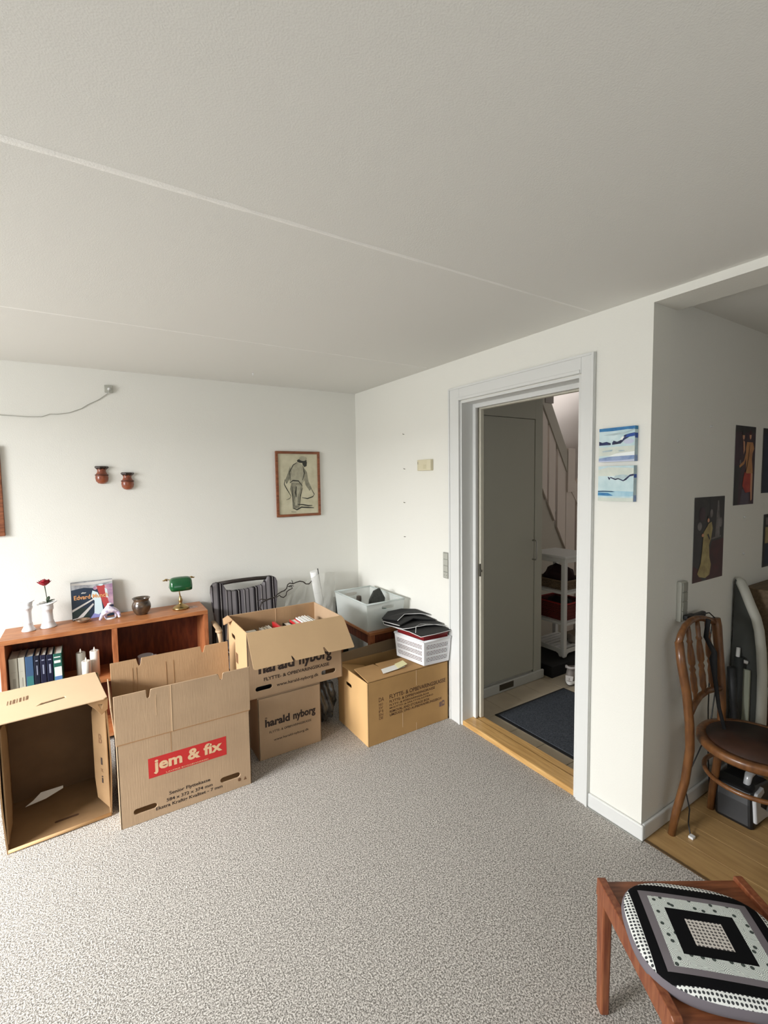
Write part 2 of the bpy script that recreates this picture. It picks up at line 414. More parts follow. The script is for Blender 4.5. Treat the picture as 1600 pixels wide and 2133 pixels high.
# ---- hall cupboard (built in), stairs, shoe stand, mat, shoe
def hall():
    yf = -1.098
    t = thing('hall_cupboard', 'tall built-in grey-white cupboard seen through the doorway', 'cupboard', (0.15, yf, HF))
    def L(p): return (p[0]-0.15, p[1]-yf, p[2]-HF)
    MB().box(L((0.15,yf,HF)), L((0.395,yf+0.4,2.36))).build('stile', M_hallp, t)
    MB().box(L((0.966,yf,HF)), L((1.052,yf+0.4,2.36))).build('stile', M_hallp, t, bevel=0.003)
    MB().box(L((0.395,yf,2.02)), L((0.966,yf+0.4,2.36))).build('top_rail', M_hallp, t)
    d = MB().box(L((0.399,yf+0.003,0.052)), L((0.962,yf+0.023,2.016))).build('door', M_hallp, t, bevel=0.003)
    d2 = MB().tube([L((0.958-0.012,yf+0.004,1.088)),L((0.958-0.012,yf-0.03,1.088)),L((0.958-0.012,yf-0.036,1.08)),L((0.958-0.012,yf-0.036,0.95)),L((0.958-0.012,yf-0.03,0.94)),L((0.958-0.012,yf+0.004,0.94))], 0.006, 10).build('handle', M_steel, d, smooth=True)
    MB().box(L((0.17,yf-0.02,HF)), L((1.066,yf,0.04))).build('plinth', mat('hall_plinth_paint', (206,208,204), 0.45), t, bevel=0.006)
    MB().box(L((0.395,yf+0.02,0.04)), L((0.966,yf+0.4,2.02))).build('carcass', mat('cupboard_gap', (96,92,80), 0.8), t)
    v = MB().box(L((0.564,yf-0.0215,-0.012)), L((0.714,yf-0.019,0.034))).build('vent_grille', mat('vent_bronze', (120,110,100), 0.5, metal=0.6), t)
    mb = MB()
    for i in range(5): mb.box(L((0.568,yf-0.024,-0.008+i*0.0085)), L((0.710,yf-0.0214,-0.0045+i*0.0085)))
    mb.build('vent_slats', M_dsteel, v)
hall()
def stairs():
    M_st = mat('stair_paint_pinkish', (226,214,204), 0.55, spec=0.3); M_sg = mat('stair_grey_paint_and_shade', (190,184,172), 0.6, spec=0.2)
    t = thing('staircase', 'white painted closed-side staircase rising behind the hall cupboard', 'staircase', (1.06, -0.5, HF))
    y0 = -0.5
    f = lambda y: (lambda a, b: Vector((a-1.06, y-y0, b-HF)))
    # handrail board
    MB().plate([(1.55,2.66),(1.70,2.66),(2.155,1.83),(2.155,1.62)], [], f(y0-0.012), (0,0.045,0)).build('handrail', M_sg, t, bevel=0.003)
    MB().plate([(2.155,1.42),(2.268,1.42),(2.268,1.862),(2.155,1.862)], [], f(y0-0.02), (0,0.06,0)).build('newel_post', M_st, t, bevel=0.003)
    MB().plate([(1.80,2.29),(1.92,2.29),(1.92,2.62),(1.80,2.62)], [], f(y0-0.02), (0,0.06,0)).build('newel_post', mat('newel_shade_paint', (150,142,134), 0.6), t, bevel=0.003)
    # wide upright boards of the balustrade with narrow gaps
    def top(x): return 1.62 + (2.155-x)*1.52
    def bot(x): return 0.88 + (2.145-x)*1.724
    for x0, x1 in ((1.47,1.60),(1.63,1.745),(1.765,1.86),(1.885,1.985),(2.02,2.15)):
        MB().plate([(x0,bot(x0)-0.02),(x1,bot(x1)-0.02),(x1,top(x1)+0.05),(x0,top(x0)+0.05)], [], f(y0), (0,0.02,0)).build('balustrade_board', M_st, t)
    MB().plate([(2.15,HF),(2.155+0.14,HF),(2.295,1.50),(2.15,1.66)], [], f(y0-0.004), (0,0.03,0)).build('side_panel', M_st, t)
    MB().plate([(2.33,HF),(2.75,HF),(2.75,0.95),(2.33,1.56)], [], f(y0), (0,0.02,0)).build('side_panel', M_st, t)
    MB().plate([(2.23,1.42),(2.23,1.60),(2.78,0.92),(2.78,0.72)], [], f(y0-0.012), (0,0.045,0)).build('lower_handrail', M_st, t)
    # closed panel under the string
    MB().plate([(0.0+1.07,HF),(2.15,HF),(2.15,bot(2.15)),(1.42,bot(1.42)),(1.07,bot(1.42))], [], f(y0+0.022), (0,0.02,0)).build('under_panel', M_sg, t)  # shade below the stairs is put into this panel's grey
    mb = MB()
    for i in range(9):
        x = 2.6 - i*0.16
        mb.box((x-1.06, 0.06, 0.62+i*0.2-0.03-HF), (x+0.2-1.06, 0.7, 0.62+i*0.2-HF))
    mb.build('treads', M_sg, t)
stairs()
def shoe_stand():
    x0, x1, y0, y1 = 1.31, 1.66, -1.12, -0.76; zb = 0.068; zt = 0.925
    t = thing('shelf_stand', 'white wooden slatted shelf stand standing beside the hall cupboard', 'shelf', (x0, y0, zb))
    Mw = mat('stand_white_paint', (222,222,220), 0.5)
    def L(p): return (p[0]-x0, p[1]-y0, p[2]-zb)
    for lx in (x0, x1-0.036):
        for ly in (y0, y1-0.036):
            MB().box(L((lx,ly,zb+0.015)), L((lx+0.036,ly+0.036,zt-0.02))).lathe([(0.004,0.0),(0.014,0.006),(0.018,0.016)], L((lx+0.018,ly+0.018,zb)), 8).build('leg', Mw, t, bevel=0.002)
    MB().box(L((x0-0.015,y0-0.015,zt-0.02)), L((x1+0.015,y1+0.015,zt))).box(L((x0+0.004,y0+0.004,zt-0.06)), L((x1-0.004,y0+0.018,zt-0.02))).box(L((x0+0.004,y0+0.004,zt-0.06)), L((x0+0.018,y1-0.004,zt-0.02))).build('top', Mw, t, bevel=0.003)
    for z in (0.14, 0.36, 0.62):
        sh = MB().box(L((x0+0.002,y0+0.036,z-0.016)), L((x0+0.016,y1-0.036,z+0.006))).box(L((x1-0.016,y0+0.036,z-0.016)), L((x1-0.002,y1-0.036,z+0.006))).box(L((x0+0.036,y0+0.002,z-0.02)), L((x1-0.036,y0+0.016,z-0.001))).build('shelf_frame', Mw, t, bevel=0.002)
        for i in range(7):
            yy = y0+0.03 + i*0.045
            MB().box(L((x0+0.016,yy,z-0.006)), L((x1-0.016,yy+0.028,z+0.006))).build('slat', Mw, sh)
    # scalloped apron at the bottom
    ap = [(0.036,0.0),(0.036,-0.055),(0.05,-0.05),(0.06,-0.03),(0.08,-0.022),(0.30,-0.022),(0.32,-0.05),(0.324,-0.05),(0.324,0.0)]
    MB().plate(ap, [], lambda a,b: Vector((0.004, a, b+0.14-zb-0.012)), (0.012,0,0)).build('apron', Mw, t)
    MB().plate([(a-0.01,b) for a,b in ap], [], lambda a,b: Vector((a, 0.004, b+0.14-zb-0.012)), (0,0.012,0)).build('apron', Mw, t)
    # baskets on shelves
    def basket(name, z, h, m, rim, label):
        b = thing(name, label, 'basket', ((x0+x1)/2, (y0+y1)/2, z+0.006))
        mb = MB(); w, d = 0.135, 0.15
        prof = [(0.9,0.0),(1.0,h*0.5),(1.06,h)]
        for k in range(2):
            pass
        def ring(sc, zz): return [(-w*sc,-d*sc,zz),(w*sc,-d*sc,zz),(w*sc,d*sc,zz),(-w*sc,d*sc,zz)]
        n = 9
        for i in range(n):
            zz = h*i/n; sc = 0.92+0.08*i/n; sd = 0.004 if i % 2 else 0
            o_ = ring(sc+0.02*(i%2), zz); i_ = ring(sc-0.05, zz)
            o2 = ring(sc+0.02*(i%2), zz+h/n*0.85); i2 = ring(sc-0.05, zz+h/n*0.85)
            for q in range(4):
                r = (q+1)%4
                mb.hexa([o_[q],o_[r],i_[r],i_[q],o2[q],o2[r],i2[r],i2[q]])
        mb.hexa([*ring(0.86,0.0), *ring(0.86,0.006)])
        mb.build('woven_body', m, b)
        bb = MB(); oo = ring(1.06,h*0.98); ii = ring(0.95,h*0.98)
        for q in range(4):
            r = (q+1)%4; bb.tube([oo[q],oo[r]], 0.007, 6)
        bb.build('rim', rim, b)
    basket('basket', 0.36, 0.15, mat('red_weave', (120,34,28), 0.7, rgb2=(84,18,16), vscale=120, detail=1), mat('red_weave_rim', (160,32,30), 0.6), 'red woven basket on the middle shelf of the white stand')
    basket('basket', 0.62, 0.08, mat('wicker_weave', (140,118,92), 0.8, rgb2=(84,66,48), vscale=120, detail=1), mat('wicker_rim', (120,98,74), 0.7), 'low brown wicker tray on the upper shelf of the white stand')
    cl = MB(); 
    bm = bmesh.new(); bmesh.ops.create_icosphere(bm, subdivisions=3, radius=1)
    for v in bm.verts:
        n = 1 + 0.10*math.sin(7*v.co.x+3*v.co.z) + 0.08*math.sin(9*v.co.y)
        v.co = Vector((v.co.x*0.115*n, v.co.y*0.13*n, max(v.co.z,-0.4)*0.10*n + 0.04))
    me = bpy.data.meshes.new('scarf_bundle'); bm.to_mesh(me); bm.free()
    o = finish('scarf_bundle', me, mat('dark_maroon_knit', (46,22,24), 0.9), smooth=True); o.location = ((x0+x1)/2, (y0+y1)/2, 0.675)
    tag(o, 'dark maroon bundle of scarves heaped in the wicker tray', 'clothing')
    me2 = me.copy(); o = bpy.data.objects.new('glove_bundle', me2); COL.objects.link(o); o.scale = (0.9,0.9,0.75); o.location = ((x0+x1)/2, (y0+y1)/2, 0.43)
    me2.materials.clear(); me2.materials.append(mat('dark_grey_knit', (40,36,36), 0.9))
    tag(o, 'dark knitted things piled inside the red woven basket', 'clothing')
    o = MB().tube([(1.50,-1.06,0.151),(1.53,-1.04,0.17),(1.56,-0.99,0.17),(1.57,-0.93,0.155)], [(0.02,0.03),(0.035,0.036),(0.03,0.032),(0.006,0.02)], 12).build('slipper', mat('grey_slipper', (140,132,124), 0.9), smooth=True)
    tag(o, 'grey slipper lying on the bottom slatted shelf of the white stand', 'slipper')
shoe_stand()
bt = MB().plate(rect(0,0,0.56,0.46), [], lambda a,b: Vector((1.10+a,-1.168+b,HF)), (0,0,0.094)).build('shoe_box', M_black, None, bevel=0.006)
tag(bt, 'low black box under the white shelf stand in the hall', 'box')
# door mat with rubber edge
t = thing('door_mat', 'dark blue-grey door mat with black rubber edge on the hall tiles', 'mat', (0.30, -1.327, HF))
MB().box((0,-1.0,0.0),(0.73,0.0,0.004)).build('rubber_edge', mat('black_rubber', (22,22,24), 0.6), t, bevel=0.001)
MB().box((0.02,-0.98,0.004),(0.71,-0.02,0.010)).build('pile', mat('blue_grey_pile', (84,88,94), 0.95, rgb2=(60,64,70), vscale=160, bump=0.8, bscale=300, spec=0.05, detail=2), t, bevel=0.002)
# sneaker seen from behind
def sneaker():
    t = thing('sneaker', 'grey and white running shoe standing on the far edge of the door mat', 'shoe', (1.080, -1.340, HF+0.0105), math.radians(24))
    t.scale = (1.05,1.2,1.2)
    def outline(n, k, z, grow=0.0, heelz=0.0):
        pts = []
        for i in range(n):
            a = 2*math.pi*i/n; u = math.cos(a); s_ = math.sin(a)
            x = 0.135 + 0.140*u*k + (0 if u > 0 else 0); w = 0.036 + 0.010*(u+1)/2
            if u > 0.4: w *= 1.0
            pts.append((x + grow*u, (w*k+grow)*s_*(1-0.15*max(0,u)**4), z))
        return pts
    def loft(mb, rings, cap=True):
        n = len(rings[0]); vs = [p for r in rings for p in r]; fs = []
        for i in range(len(rings)-1):
            for j in range(n):
                a = i*n+j; b = i*n+(j+1)%n; fs.append((a,b,b+n,a+n))
        if cap: fs += [tuple(range(n))[::-1], tuple(range((len(rings)-1)*n, len(rings)*n))]
        mb.add(vs, fs)
    n = 28
    mb = MB(); loft(mb, [outline(n,1.0,0.0,-0.004), outline(n,1.0,0.012,0.003), outline(n,1.0,0.028,0.001)]); mb.build('sole', mat('white_foam', (232,230,224), 0.6), t, smooth=True)
    mb = MB(); loft(mb, [outline(n,1.0,0.0,-0.002), outline(n,1.0,0.008,0.0042)]); mb.build('outsole', mat('dark_rubber', (90,84,80), 0.7), t)
    # upper: rises at the heel, opens at the collar
    rings = []
    for z, k in ((0.028,0.99),(0.045,0.98),(0.065,0.93),(0.08,0.86)):
        r = []
        for (x, y, zz) in outline(n, k, z):
            fwd = max(0.0, (x-0.13)/0.14); zz = 0.028 + (z-0.028)*(1-0.55*fwd)
            r.append((x, y*(1-0.25*(z-0.028)/0.05*fwd), zz))
        rings.append(r)
    mb = MB(); loft(mb, rings, cap=False)
    top = rings[-1]; cx = 0.075
    col = []
    for i in range(n):
        a = 2*math.pi*i/n; col.append((0.072+0.05*math.cos(a), 0.03*math.sin(a), 0.096 + 0.012*(math.cos(a) < -0.4) ))
    ins = [(p[0]*0.9+0.008, p[1]*0.72, p[2]-0.012) for p in col]; deep = [(0.08+0.045*math.cos(2*math.pi*i/n), 0.02*math.sin(2*math.pi*i/n), 0.04) for i in range(n)]
    k = len(mb.v)
    loft(mb, [top, col, ins, deep], cap=True)
    mb.build('upper', mat('grey_mesh_upper', (158,150,144), 0.7, bump=0.4, bscale=400), t, smooth=True)
    MB().tube([(p[0],p[1],p[2]+0.002) for p in col[6:23]], 0.008, 8).build('padded_collar', mat('light_grey_collar', (196,190,186), 0.8), t, smooth=True)
    mb = MB()
    mb.plate([(-0.02,0.0),(0.02,0.0),(0.024,0.03),(-0.024,0.03)], [], lambda a,b: Vector((-0.006+0.0022*abs(a/0.01)**2*0.4+b*0.12, a, 0.034+b)), (0.004,0,0))
    mb.build('heel_patch', mat('silver_heel', (206,200,194), 0.3), t)
    for i in range(4):
        MB().tube([(0.135+i*0.022,-0.022,0.082-i*0.008),(0.135+i*0.022,0,0.090-i*0.009),(0.135+i*0.022,0.022,0.082-i*0.008)], 0.003, 6).build('lace', M_paper, t)
sneaker()

# ------------------------------------------------------------ wall things
def frame_pic(name, label, x0, x1, z0, z1, fw, d, art_fn, tilt=0.0, m=M_redteak):
    t = thing(name, label, 'picture', ((x0+x1)/2, -0.001, z0))
    w = x1-x0; h = z1-z0
    mb = MB(); f = lambda a,b: Vector((a-w/2, 0, b))
    for lo, hi in (((-w/2,-d,0),(w/2,0,fw)), ((-w/2,-d,h-fw),(w/2,0,h)), ((-w/2,-d,fw),(-w/2+fw,0,h-fw)), ((w/2-fw,-d,fw),(w/2,0,h-fw))):
        MB().box(lo, hi).build('frame_bar', m, t, bevel=0.003)
    MB().box((-w/2+fw*0.5,-d*0.45,fw*0.5),(w/2-fw*0.5,-0.001,h-fw*0.5)).build('backing', M_paper, t)
    if art_fn: art_fn(t, (-w/2+fw, -d*0.45, fw), w-2*fw, h-2*fw)
    return t
def stroke(pts, w):
    L = []; R = []
    for i, p in enumerate(pts):
        a = pts[max(i-1,0)]; b = pts[min(i+1,len(pts)-1)]; dx, dy = b[0]-a[0], b[1]-a[1]; l = math.hypot(dx,dy) or 1
        ww = w*(0.45 if i in (0,len(pts)-1) else 1)
        L.append((p[0]-dy/l*ww/2, p[1]+dx/l*ww/2)); R.append((p[0]+dy/l*ww/2, p[1]-dx/l*ww/2))
    return L + R[::-1]
def sketch(t, o, w, h):
    pap = mat('sketch_paper', (206,200,174), 0.85, rgb2=(190,184,156), vscale=14)
    ch = mat('charcoal_dark', (58,58,52), 0.9); mg = mat('charcoal_mid', (122,120,104), 0.9, rgb2=(150,146,126), vscale=40); lt = mat('charcoal_light', (176,172,150), 0.9, rgb2=(158,154,134), vscale=30)
    S = [(pap, rect(0,0,1,1))]
    S += [(lt, [(0.28,0.52),(0.26,0.66),(0.34,0.80),(0.48,0.86),(0.62,0.82),(0.70,0.70),(0.66,0.56),(0.58,0.50),(0.42,0.50)])]   # stooping back
    S += [(mg, [(0.30,0.80),(0.24,0.68),(0.16,0.56),(0.20,0.50),(0.28,0.58),(0.33,0.70)]), (mg, [(0.62,0.80),(0.72,0.70),(0.76,0.54),(0.84,0.42),(0.78,0.38),(0.68,0.48),(0.64,0.60)])]
    S += [(mg, [(0.32,0.52),(0.60,0.52),(0.58,0.40),(0.52,0.28),(0.50,0.10),(0.34,0.09),(0.34,0.28),(0.28,0.42)]), (lt, [(0.44,0.48),(0.56,0.48),(0.54,0.40),(0.47,0.30),(0.46,0.14),(0.40,0.14),(0.41,0.30)])]
    S += [(ch, ell(0.60,0.885,0.125,0.035,18,0.4)), (lt, ell(0.63,0.925,0.10,0.04,18)), (ch, [(0.60,0.87),(0.73,0.87),(0.72,0.80),(0.66,0.78),(0.62,0.82)])]
    for pts, ww in ((([(0.48,0.86),(0.38,0.82),(0.28,0.70),(0.30,0.56)]),0.016), (([(0.62,0.80),(0.66,0.68),(0.60,0.56)]),0.02), (([(0.28,0.52),(0.36,0.56),(0.50,0.55),(0.60,0.46)]),0.02),
                    (([(0.16,0.58),(0.14,0.50),(0.20,0.42),(0.30,0.30)]),0.018), (([(0.33,0.46),(0.34,0.30),(0.35,0.12)]),0.02), (([(0.60,0.44),(0.54,0.30),(0.51,0.12)]),0.02), (([(0.44,0.46),(0.42,0.36),(0.43,0.28)]),0.035),
                    (([(0.82,0.42),(0.90,0.32),(0.86,0.28),(0.72,0.25),(0.58,0.27)]),0.018), (([(0.30,0.30),(0.26,0.26),(0.18,0.24)]),0.01),
                    (([(0.34,0.10),(0.44,0.07),(0.56,0.11),(0.72,0.10),(0.88,0.09)]),0.022), (([(0.46,0.16),(0.60,0.15),(0.74,0.13),(0.84,0.13)]),0.02), (([(0.30,0.04),(0.42,0.03)]),0.012)):
        S.append((ch, stroke(pts, ww)))
    art('drawing', t, o, (1,0,0), (0,0,1), w, h, S, 0.00012)
    g = MB().box((o[0],o[1]-0.006,o[2]),(o[0]+w,o[1]-0.0052,o[2]+h))
frame_pic('framed_drawing', 'charcoal drawing of a stooping worker in a reddish wooden frame', -0.72, -0.348, 1.292, 1.808, 0.02, 0.018, sketch)
def matte(t, o, w, h):
    MB().box((o[0],o[1]-0.002,o[2]),(o[0]+w,o[1],o[2]+h)).build('mount', M_paper, t)
frame_pic('framed_picture', 'reddish wooden picture frame cut off by the left edge of the photo', -2.93, -2.381, 1.276, 1.805, 0.026, 0.02, matte)

# two clay half pots with dark scalloped rims
def wall_pot(x, z, lab):
    t = thing('wall_pot', lab, 'wall pot', (x, -0.001, z), 0, 'clay wall pots')
    seg = 22; prof = [(0.006,0.0),(0.022,0.004),(0.034,0.018),(0.038,0.038),(0.035,0.058),(0.026,0.076),(0.024,0.084),(0.030,0.10)]
    mb = MB()
    def half(prof, mb, mi=0, wob=None):
        vs = []; fs = []
        for r, zz in prof:
            for j in range(seg+1):
                a = math.pi + math.pi*j/seg; w = wob(a) if wob else 1
                vs.append((r*math.cos(a)*w*0.98, r*math.sin(a)*w*0.9, zz))
        for i in range(len(prof)-1):
            for j in range(seg): a = i*(seg+1)+j; fs.append((a,a+1,a+seg+2,a+seg+1))
        fs.append(tuple(range(seg+1))[::-1]); n = len(prof)
        fs.append(tuple((i*(seg+1)) for i in range(n)) + tuple((i*(seg+1)+seg) for i in range(n))[::-1])
        mb.add(vs, fs, mi)
    half(prof, mb); mb.build('body', mat('terracotta_glaze', (158,84,50), 0.35, rgb2=(120,58,34), vscale=18, coat=0.4), t, smooth=True)
    mb = MB(); half([(0.026,0.092),(0.036,0.101),(0.040,0.108),(0.034,0.114),(0.012,0.112)], mb, 0, lambda a: 1+0.08*math.cos(7*a)); mb.build('rim', mat('dark_brown_glaze', (44,26,20), 0.35, coat=0.3), t, smooth=True)
    mb = MB(); half([(0.0358,0.052),(0.0395,0.056),(0.0375,0.061),(0.032,0.064)], mb); mb.build('band', mat('brown_glaze_band', (92,44,26), 0.4), t, smooth=True)
wall_pot(-1.876, 1.574, 'left clay wall pot of the two, hanging a little higher')
wall_pot(-1.732, 1.533, 'right clay wall pot of the two, hanging a little lower')

# socket near the ceiling with plug and sagging white cable
t = thing('wall_socket', 'grey square wall socket with a plug high up on the back wall', 'socket', (-1.812, -0.0005, 2.159))
MB().box((-0.024,-0.016,0.0),(0.024,0.0,0.046)).build('cover_plate', M_greyp, t, bevel=0.003)
MB().lathe([(0.009,0.0),(0.009,0.014),(0.0,0.014)], (0,0,0), 12).build('plug', M_white, t, smooth=True).rotation_euler = (math.radians(90),0,0)
t.children[-1].location = (0.002,-0.016,0.02)
cb = MB().tube([(-1.81,-0.030,2.176),(-1.812,-0.028,2.16),(-1.825,-0.006,2.148),(-1.87,-0.005,2.11),(-1.93,-0.005,2.075),(-1.965,-0.005,2.048),(-2.03,-0.005,2.018),(-2.09,-0.005,2.005),(-2.13,-0.005,2.004),(-2.17,-0.005,1.985),(-2.24,-0.005,1.981),(-2.37,-0.005,1.984),(-2.6,-0.005,1.99),(-3.0,-0.005,1.97)], 0.0022, 8).build('cable', mat('grey_cable', (176,176,168), 0.5), smooth=True)
tag(cb, 'thin grey cable sagging along the back wall from the high socket', 'cable')

# thermostat on the right wall
t = thing('thermostat', 'beige thermostat with a small dark display on the right wall', 'thermostat', (0.0, -0.985, 1.632))
MB().plate([(-0.075,0.0),(0.075,0.0),(0.075,0.024),(0.0,0.03),(-0.075,0.024)][0:3]+[(0.045,0.032),(-0.045,0.032),(-0.075,0.024)], [], lambda a,b: Vector((-b, a, 0.0)), (0,0,0.074)).build('housing', M_beige, t, bevel=0.003)
MB().box((-0.0285,0.034,0.044),(-0.0265,0.062,0.062)).build('display', mat('dark_display', (40,38,30), 0.3), t).location = (0.0,0.0,0)
MB().box((-0.0335,-0.035,0.012),(-0.030,-0.004,0.040)).build('lower_lid', mat('beige_lid', (206,198,166), 0.5), t, bevel=0.001)
t.children[-1]['label'] = 'slightly darker flap'
# switch strip beside the door: four grey modules, the lowest with small holes
t = thing('light_switch', 'tall grey switch strip of four modules left of the doorway', 'switch', (0.0, -1.192, 0.925))
MB().box((-0.008,-0.027,0.0),(0.0,0.027,0.171)).build('plate', mat('grey_switch_plate', (150,150,142), 0.5), t, bevel=0.002)
for i in range(4):
    m = MB().box((-0.0125,-0.0235,0.004+i*0.0415),(-0.008,0.0235,0.0415+i*0.0415)).build('rocker', M_greyp, t, bevel=0.002)
    if i == 0:
        for dy in (-0.011, 0.011):
            MB().box((-0.0132,dy-0.002,0.02),(-0.0124,dy+0.002,0.024)).build('socket_hole', M_blk, m)
# screws / plugs left in the walls
for i, (yy, zz) in enumerate(((-0.723,1.899),(-0.73,1.649),(-0.726,1.405),(-0.727,1.154))):
    t = MB().tube([(0.0,yy,zz),(-0.012,yy-0.002,zz+0.001),(-0.016,yy-0.004,zz+0.004)], 0.0022, 8).build('screw', M_dsteel)
    tag(t, ('topmost', 'second from the top', 'third from the top', 'lowest')[i] + ' of four small screws in a column on the right wall', 'screw', 'screws on the right wall')
for i, (xx, zz, lb) in enumerate(((0.213,1.723,'white wall plug mark nearest the wall corner'),(0.515,1.801,'white wall plug mark left of the tall upper poster'),(0.911,1.354,'white wall plug mark just below the tall upper poster'),(0.917,1.163,'white wall plug mark below and right of the lower poster'))):
    t = MB().lathe([(0.006,0.0),(0.006,0.004),(0.002,0.005),(0.002,0.009),(0.0,0.009)], (0,0,0), 10).build('wall_plug', M_white, smooth=True)
    t.location = (xx, YC, zz); t.rotation_euler = (math.radians(90),0,0); tag(t, lb, 'wall plug')

# two small blue abstract canvases
def canvas(label, y0, y1, z0, z1, shapes, top):
    t = thing('canvas_painting', label, 'painting', (0.0, y0, z0), 0, 'small abstract canvases')
    w = y0-y1; h = z1-z0; d = 0.022
    side = mat('canvas_side', (196,206,204), 0.8, rgb2=(150,170,184), vscale=20)
    MB().box((-d,-w,0),(0.0,0,h)).build('stretched_canvas', side, t, bevel=0.002)
    art('painted_face', t, (-d, 0, 0), (0,-1,0), (0,0,1), w, h, shapes, 0.00015)
    mb = MB(); side_o = lambda a,b: Vector((-d+a*d, -w-0.0003, b*h)); mats = []
    for m, za, zb in top:
        if m not in mats: mats.append(m)
        put_poly(mb, rect(0,za,1,zb), side_o, mats.index(m))
    mb.build_raw('painted_edge', mats, t)
    return t
pB = mat('paint_turquoise_blue', (60,140,184), 0.6, rgb2=(36,104,160), vscale=20); pP = mat('paint_pale_ice', (206,224,226), 0.6, rgb2=(180,206,210), vscale=18)
pN = mat('paint_navy', (22,42,100), 0.6, rgb2=(14,20,50), vscale=30); pG = mat('paint_grey_blue', (150,172,180), 0.6, rgb2=(178,196,198), vscale=25); pS = mat('paint_slate_blue', (104,130,172), 0.6, rgb2=(146,164,196), vscale=25)
pW = mat('paint_white', (232,238,236), 0.6); pC = mat('paint_sage', (214,218,206), 0.6, rgb2=(198,206,196), vscale=20); pL = mat('paint_lavender', (190,196,216), 0.6)
pT = mat('paint_deep_teal', (28,70,100), 0.6); pSK = mat('paint_sky', (140,186,206), 0.6, rgb2=(170,204,216), vscale=20); pBR = mat('paint_royal_blue', (26,70,150), 0.6)
canvas('blue and white abstract canvas with a turquoise top band, the upper of the two', -2.273, -2.434, 1.638, 1.785,
    [(pP, rect(0,0,1,1)), (pC, rect(0,0.18,1,0.44)), (pW, [(0.25,0.16),(1,0.16),(1,0.28),(0.5,0.24)]), (pB, [(0,0.91),(0.4,0.90),(0.8,0.92),(1,0.90),(1,1),(0,1)]), (pG, [(0.12,0.80),(0.4,0.83),(0.75,0.85),(0.98,0.92),(0.98,0.88),(0.75,0.80),(0.4,0.77)]),
     (pN, [(0,0.50),(0.34,0.50),(0.34,0.55),(0.22,0.60),(0.1,0.58),(0,0.62)]), (pN, [(0.38,0.50),(0.62,0.52),(0.72,0.62),(0.86,0.70),(1,0.71),(1,0.81),(0.85,0.79),(0.72,0.76),(0.62,0.62),(0.52,0.58),(0.42,0.62),(0.38,0.56)]),
     (pBR, [(0.74,0.69),(1,0.71),(1,0.80),(0.8,0.77)]), (pW, [(0.60,0.64),(0.66,0.72),(0.72,0.71),(0.66,0.62)]), (pL, ell(0.84,0.57,0.14,0.07)), (pG, [(0.1,0.33),(0.4,0.36),(0.38,0.31),(0.12,0.29)]), (pG, ell(0.65,0.31,0.09,0.02)),
     (pS, [(0,0.03),(0.4,0.02),(1,0.06),(1,0.17),(0.6,0.16),(0.3,0.15),(0,0.11)]), (pL, [(0,0),(1,0),(1,0.05),(0.5,0.03),(0,0.04)])],
    [(pS,0.0,0.18),(pG,0.18,0.66),(pBR,0.66,0.8),(pP,0.8,0.9),(pB,0.9,1.0)])
canvas('pale blue abstract canvas with a thin dark squiggle, the lower of the two', -2.271, -2.432, 1.467, 1.62,
    [(pP, rect(0,0,1,1)), (pC, [(0,0.72),(1,0.70),(1,0.93),(0.3,0.97),(0,0.9)]), (pP, ell(0.6,0.50,0.3,0.08)), (pG, [(0.45,0.66),(0.7,0.63),(0.9,0.72),(0.7,0.76),(0.5,0.73)]),
     (pN, [(0.28,0.70),(0.36,0.66),(0.50,0.60),(0.58,0.625),(0.72,0.565),(0.80,0.60),(0.90,0.70),(1,0.72),(1,0.77),(0.90,0.75),(0.78,0.65),(0.72,0.60),(0.58,0.655),(0.50,0.64),(0.36,0.69),(0.33,0.60),(0.30,0.64)]),
     (pSK, [(0,0.14),(0.9,0.14),(1,0.16),(1,0.28),(0,0.30)]), (pT, [(0,0.255),(0.2,0.26),(0.42,0.26),(0.5,0.272),(0.4,0.29),(0.15,0.295),(0,0.285)]), (pB, [(0,0.16),(0.3,0.15),(0.45,0.16),(0.3,0.23),(0,0.24)]), (pC, rect(0,0,1,0.10))],
    [(pS,0.0,0.18),(pG,0.18,0.66),(pBR,0.66,0.76),(pG,0.76,1.0)])

# posters on the alcove wall
def poster(name, label, x0, x1, z0, z1, shapes, curl=0.0):
    t = thing(name, label, 'poster', (x0, YC, z0)); w = x1-x0; h = z1-z0
    mb = MB(); n = 8
    vs = []; fs = []
    for i in range(n+1):
        for j in range(n+1):
            u, v = j/n, i/n
            d = 0.002 + curl*((u)**4*v**2 + 0.5*(1-u)**4*v**4)
            vs.append((u*w, -d, v*h)); 
    for i in range(n):
        for j in range(n): a = i*(n+1)+j; fs.append((a,a+1,a+n+2,a+n+1))
    mb.add(vs, fs); k = len(vs)
    me_o = mb.build('sheet', M_paper, t); md = me_o.modifiers.new('thick','SOLIDIFY'); md.thickness = 0.0006
    mats = []; pm = MB()
    for q, (m, pts) in enumerate(shapes):
        if m not in mats: mats.append(m)
        def f(a, b, q=q):
            d = 0.0024 + curl*((a)**4*b**2 + 0.5*(1-a)**4*b**4) + 0.00015*(q+1)
            return Vector((a*w, -d, b*h))
        if len(pts) == 4 and q == 0:
            for i in range(8):
                for j in range(8): put_poly(pm, rect(i/8,j/8,(i+1)/8,(j+1)/8), f, mats.index(m))
        else: put_poly(pm, pts, f, mats.index(m))
    pm.build_raw('printed_picture', mats, t)
    return t
kD = mat('poster_dark', (44,40,42), 0.35, rgb2=(26,24,26), vscale=12); kM = mat('poster_maroon', (74,26,28), 0.4, rgb2=(50,18,22), vscale=14); kC = mat('poster_cream', (176,160,108), 0.45, rgb2=(150,132,88), vscale=24)
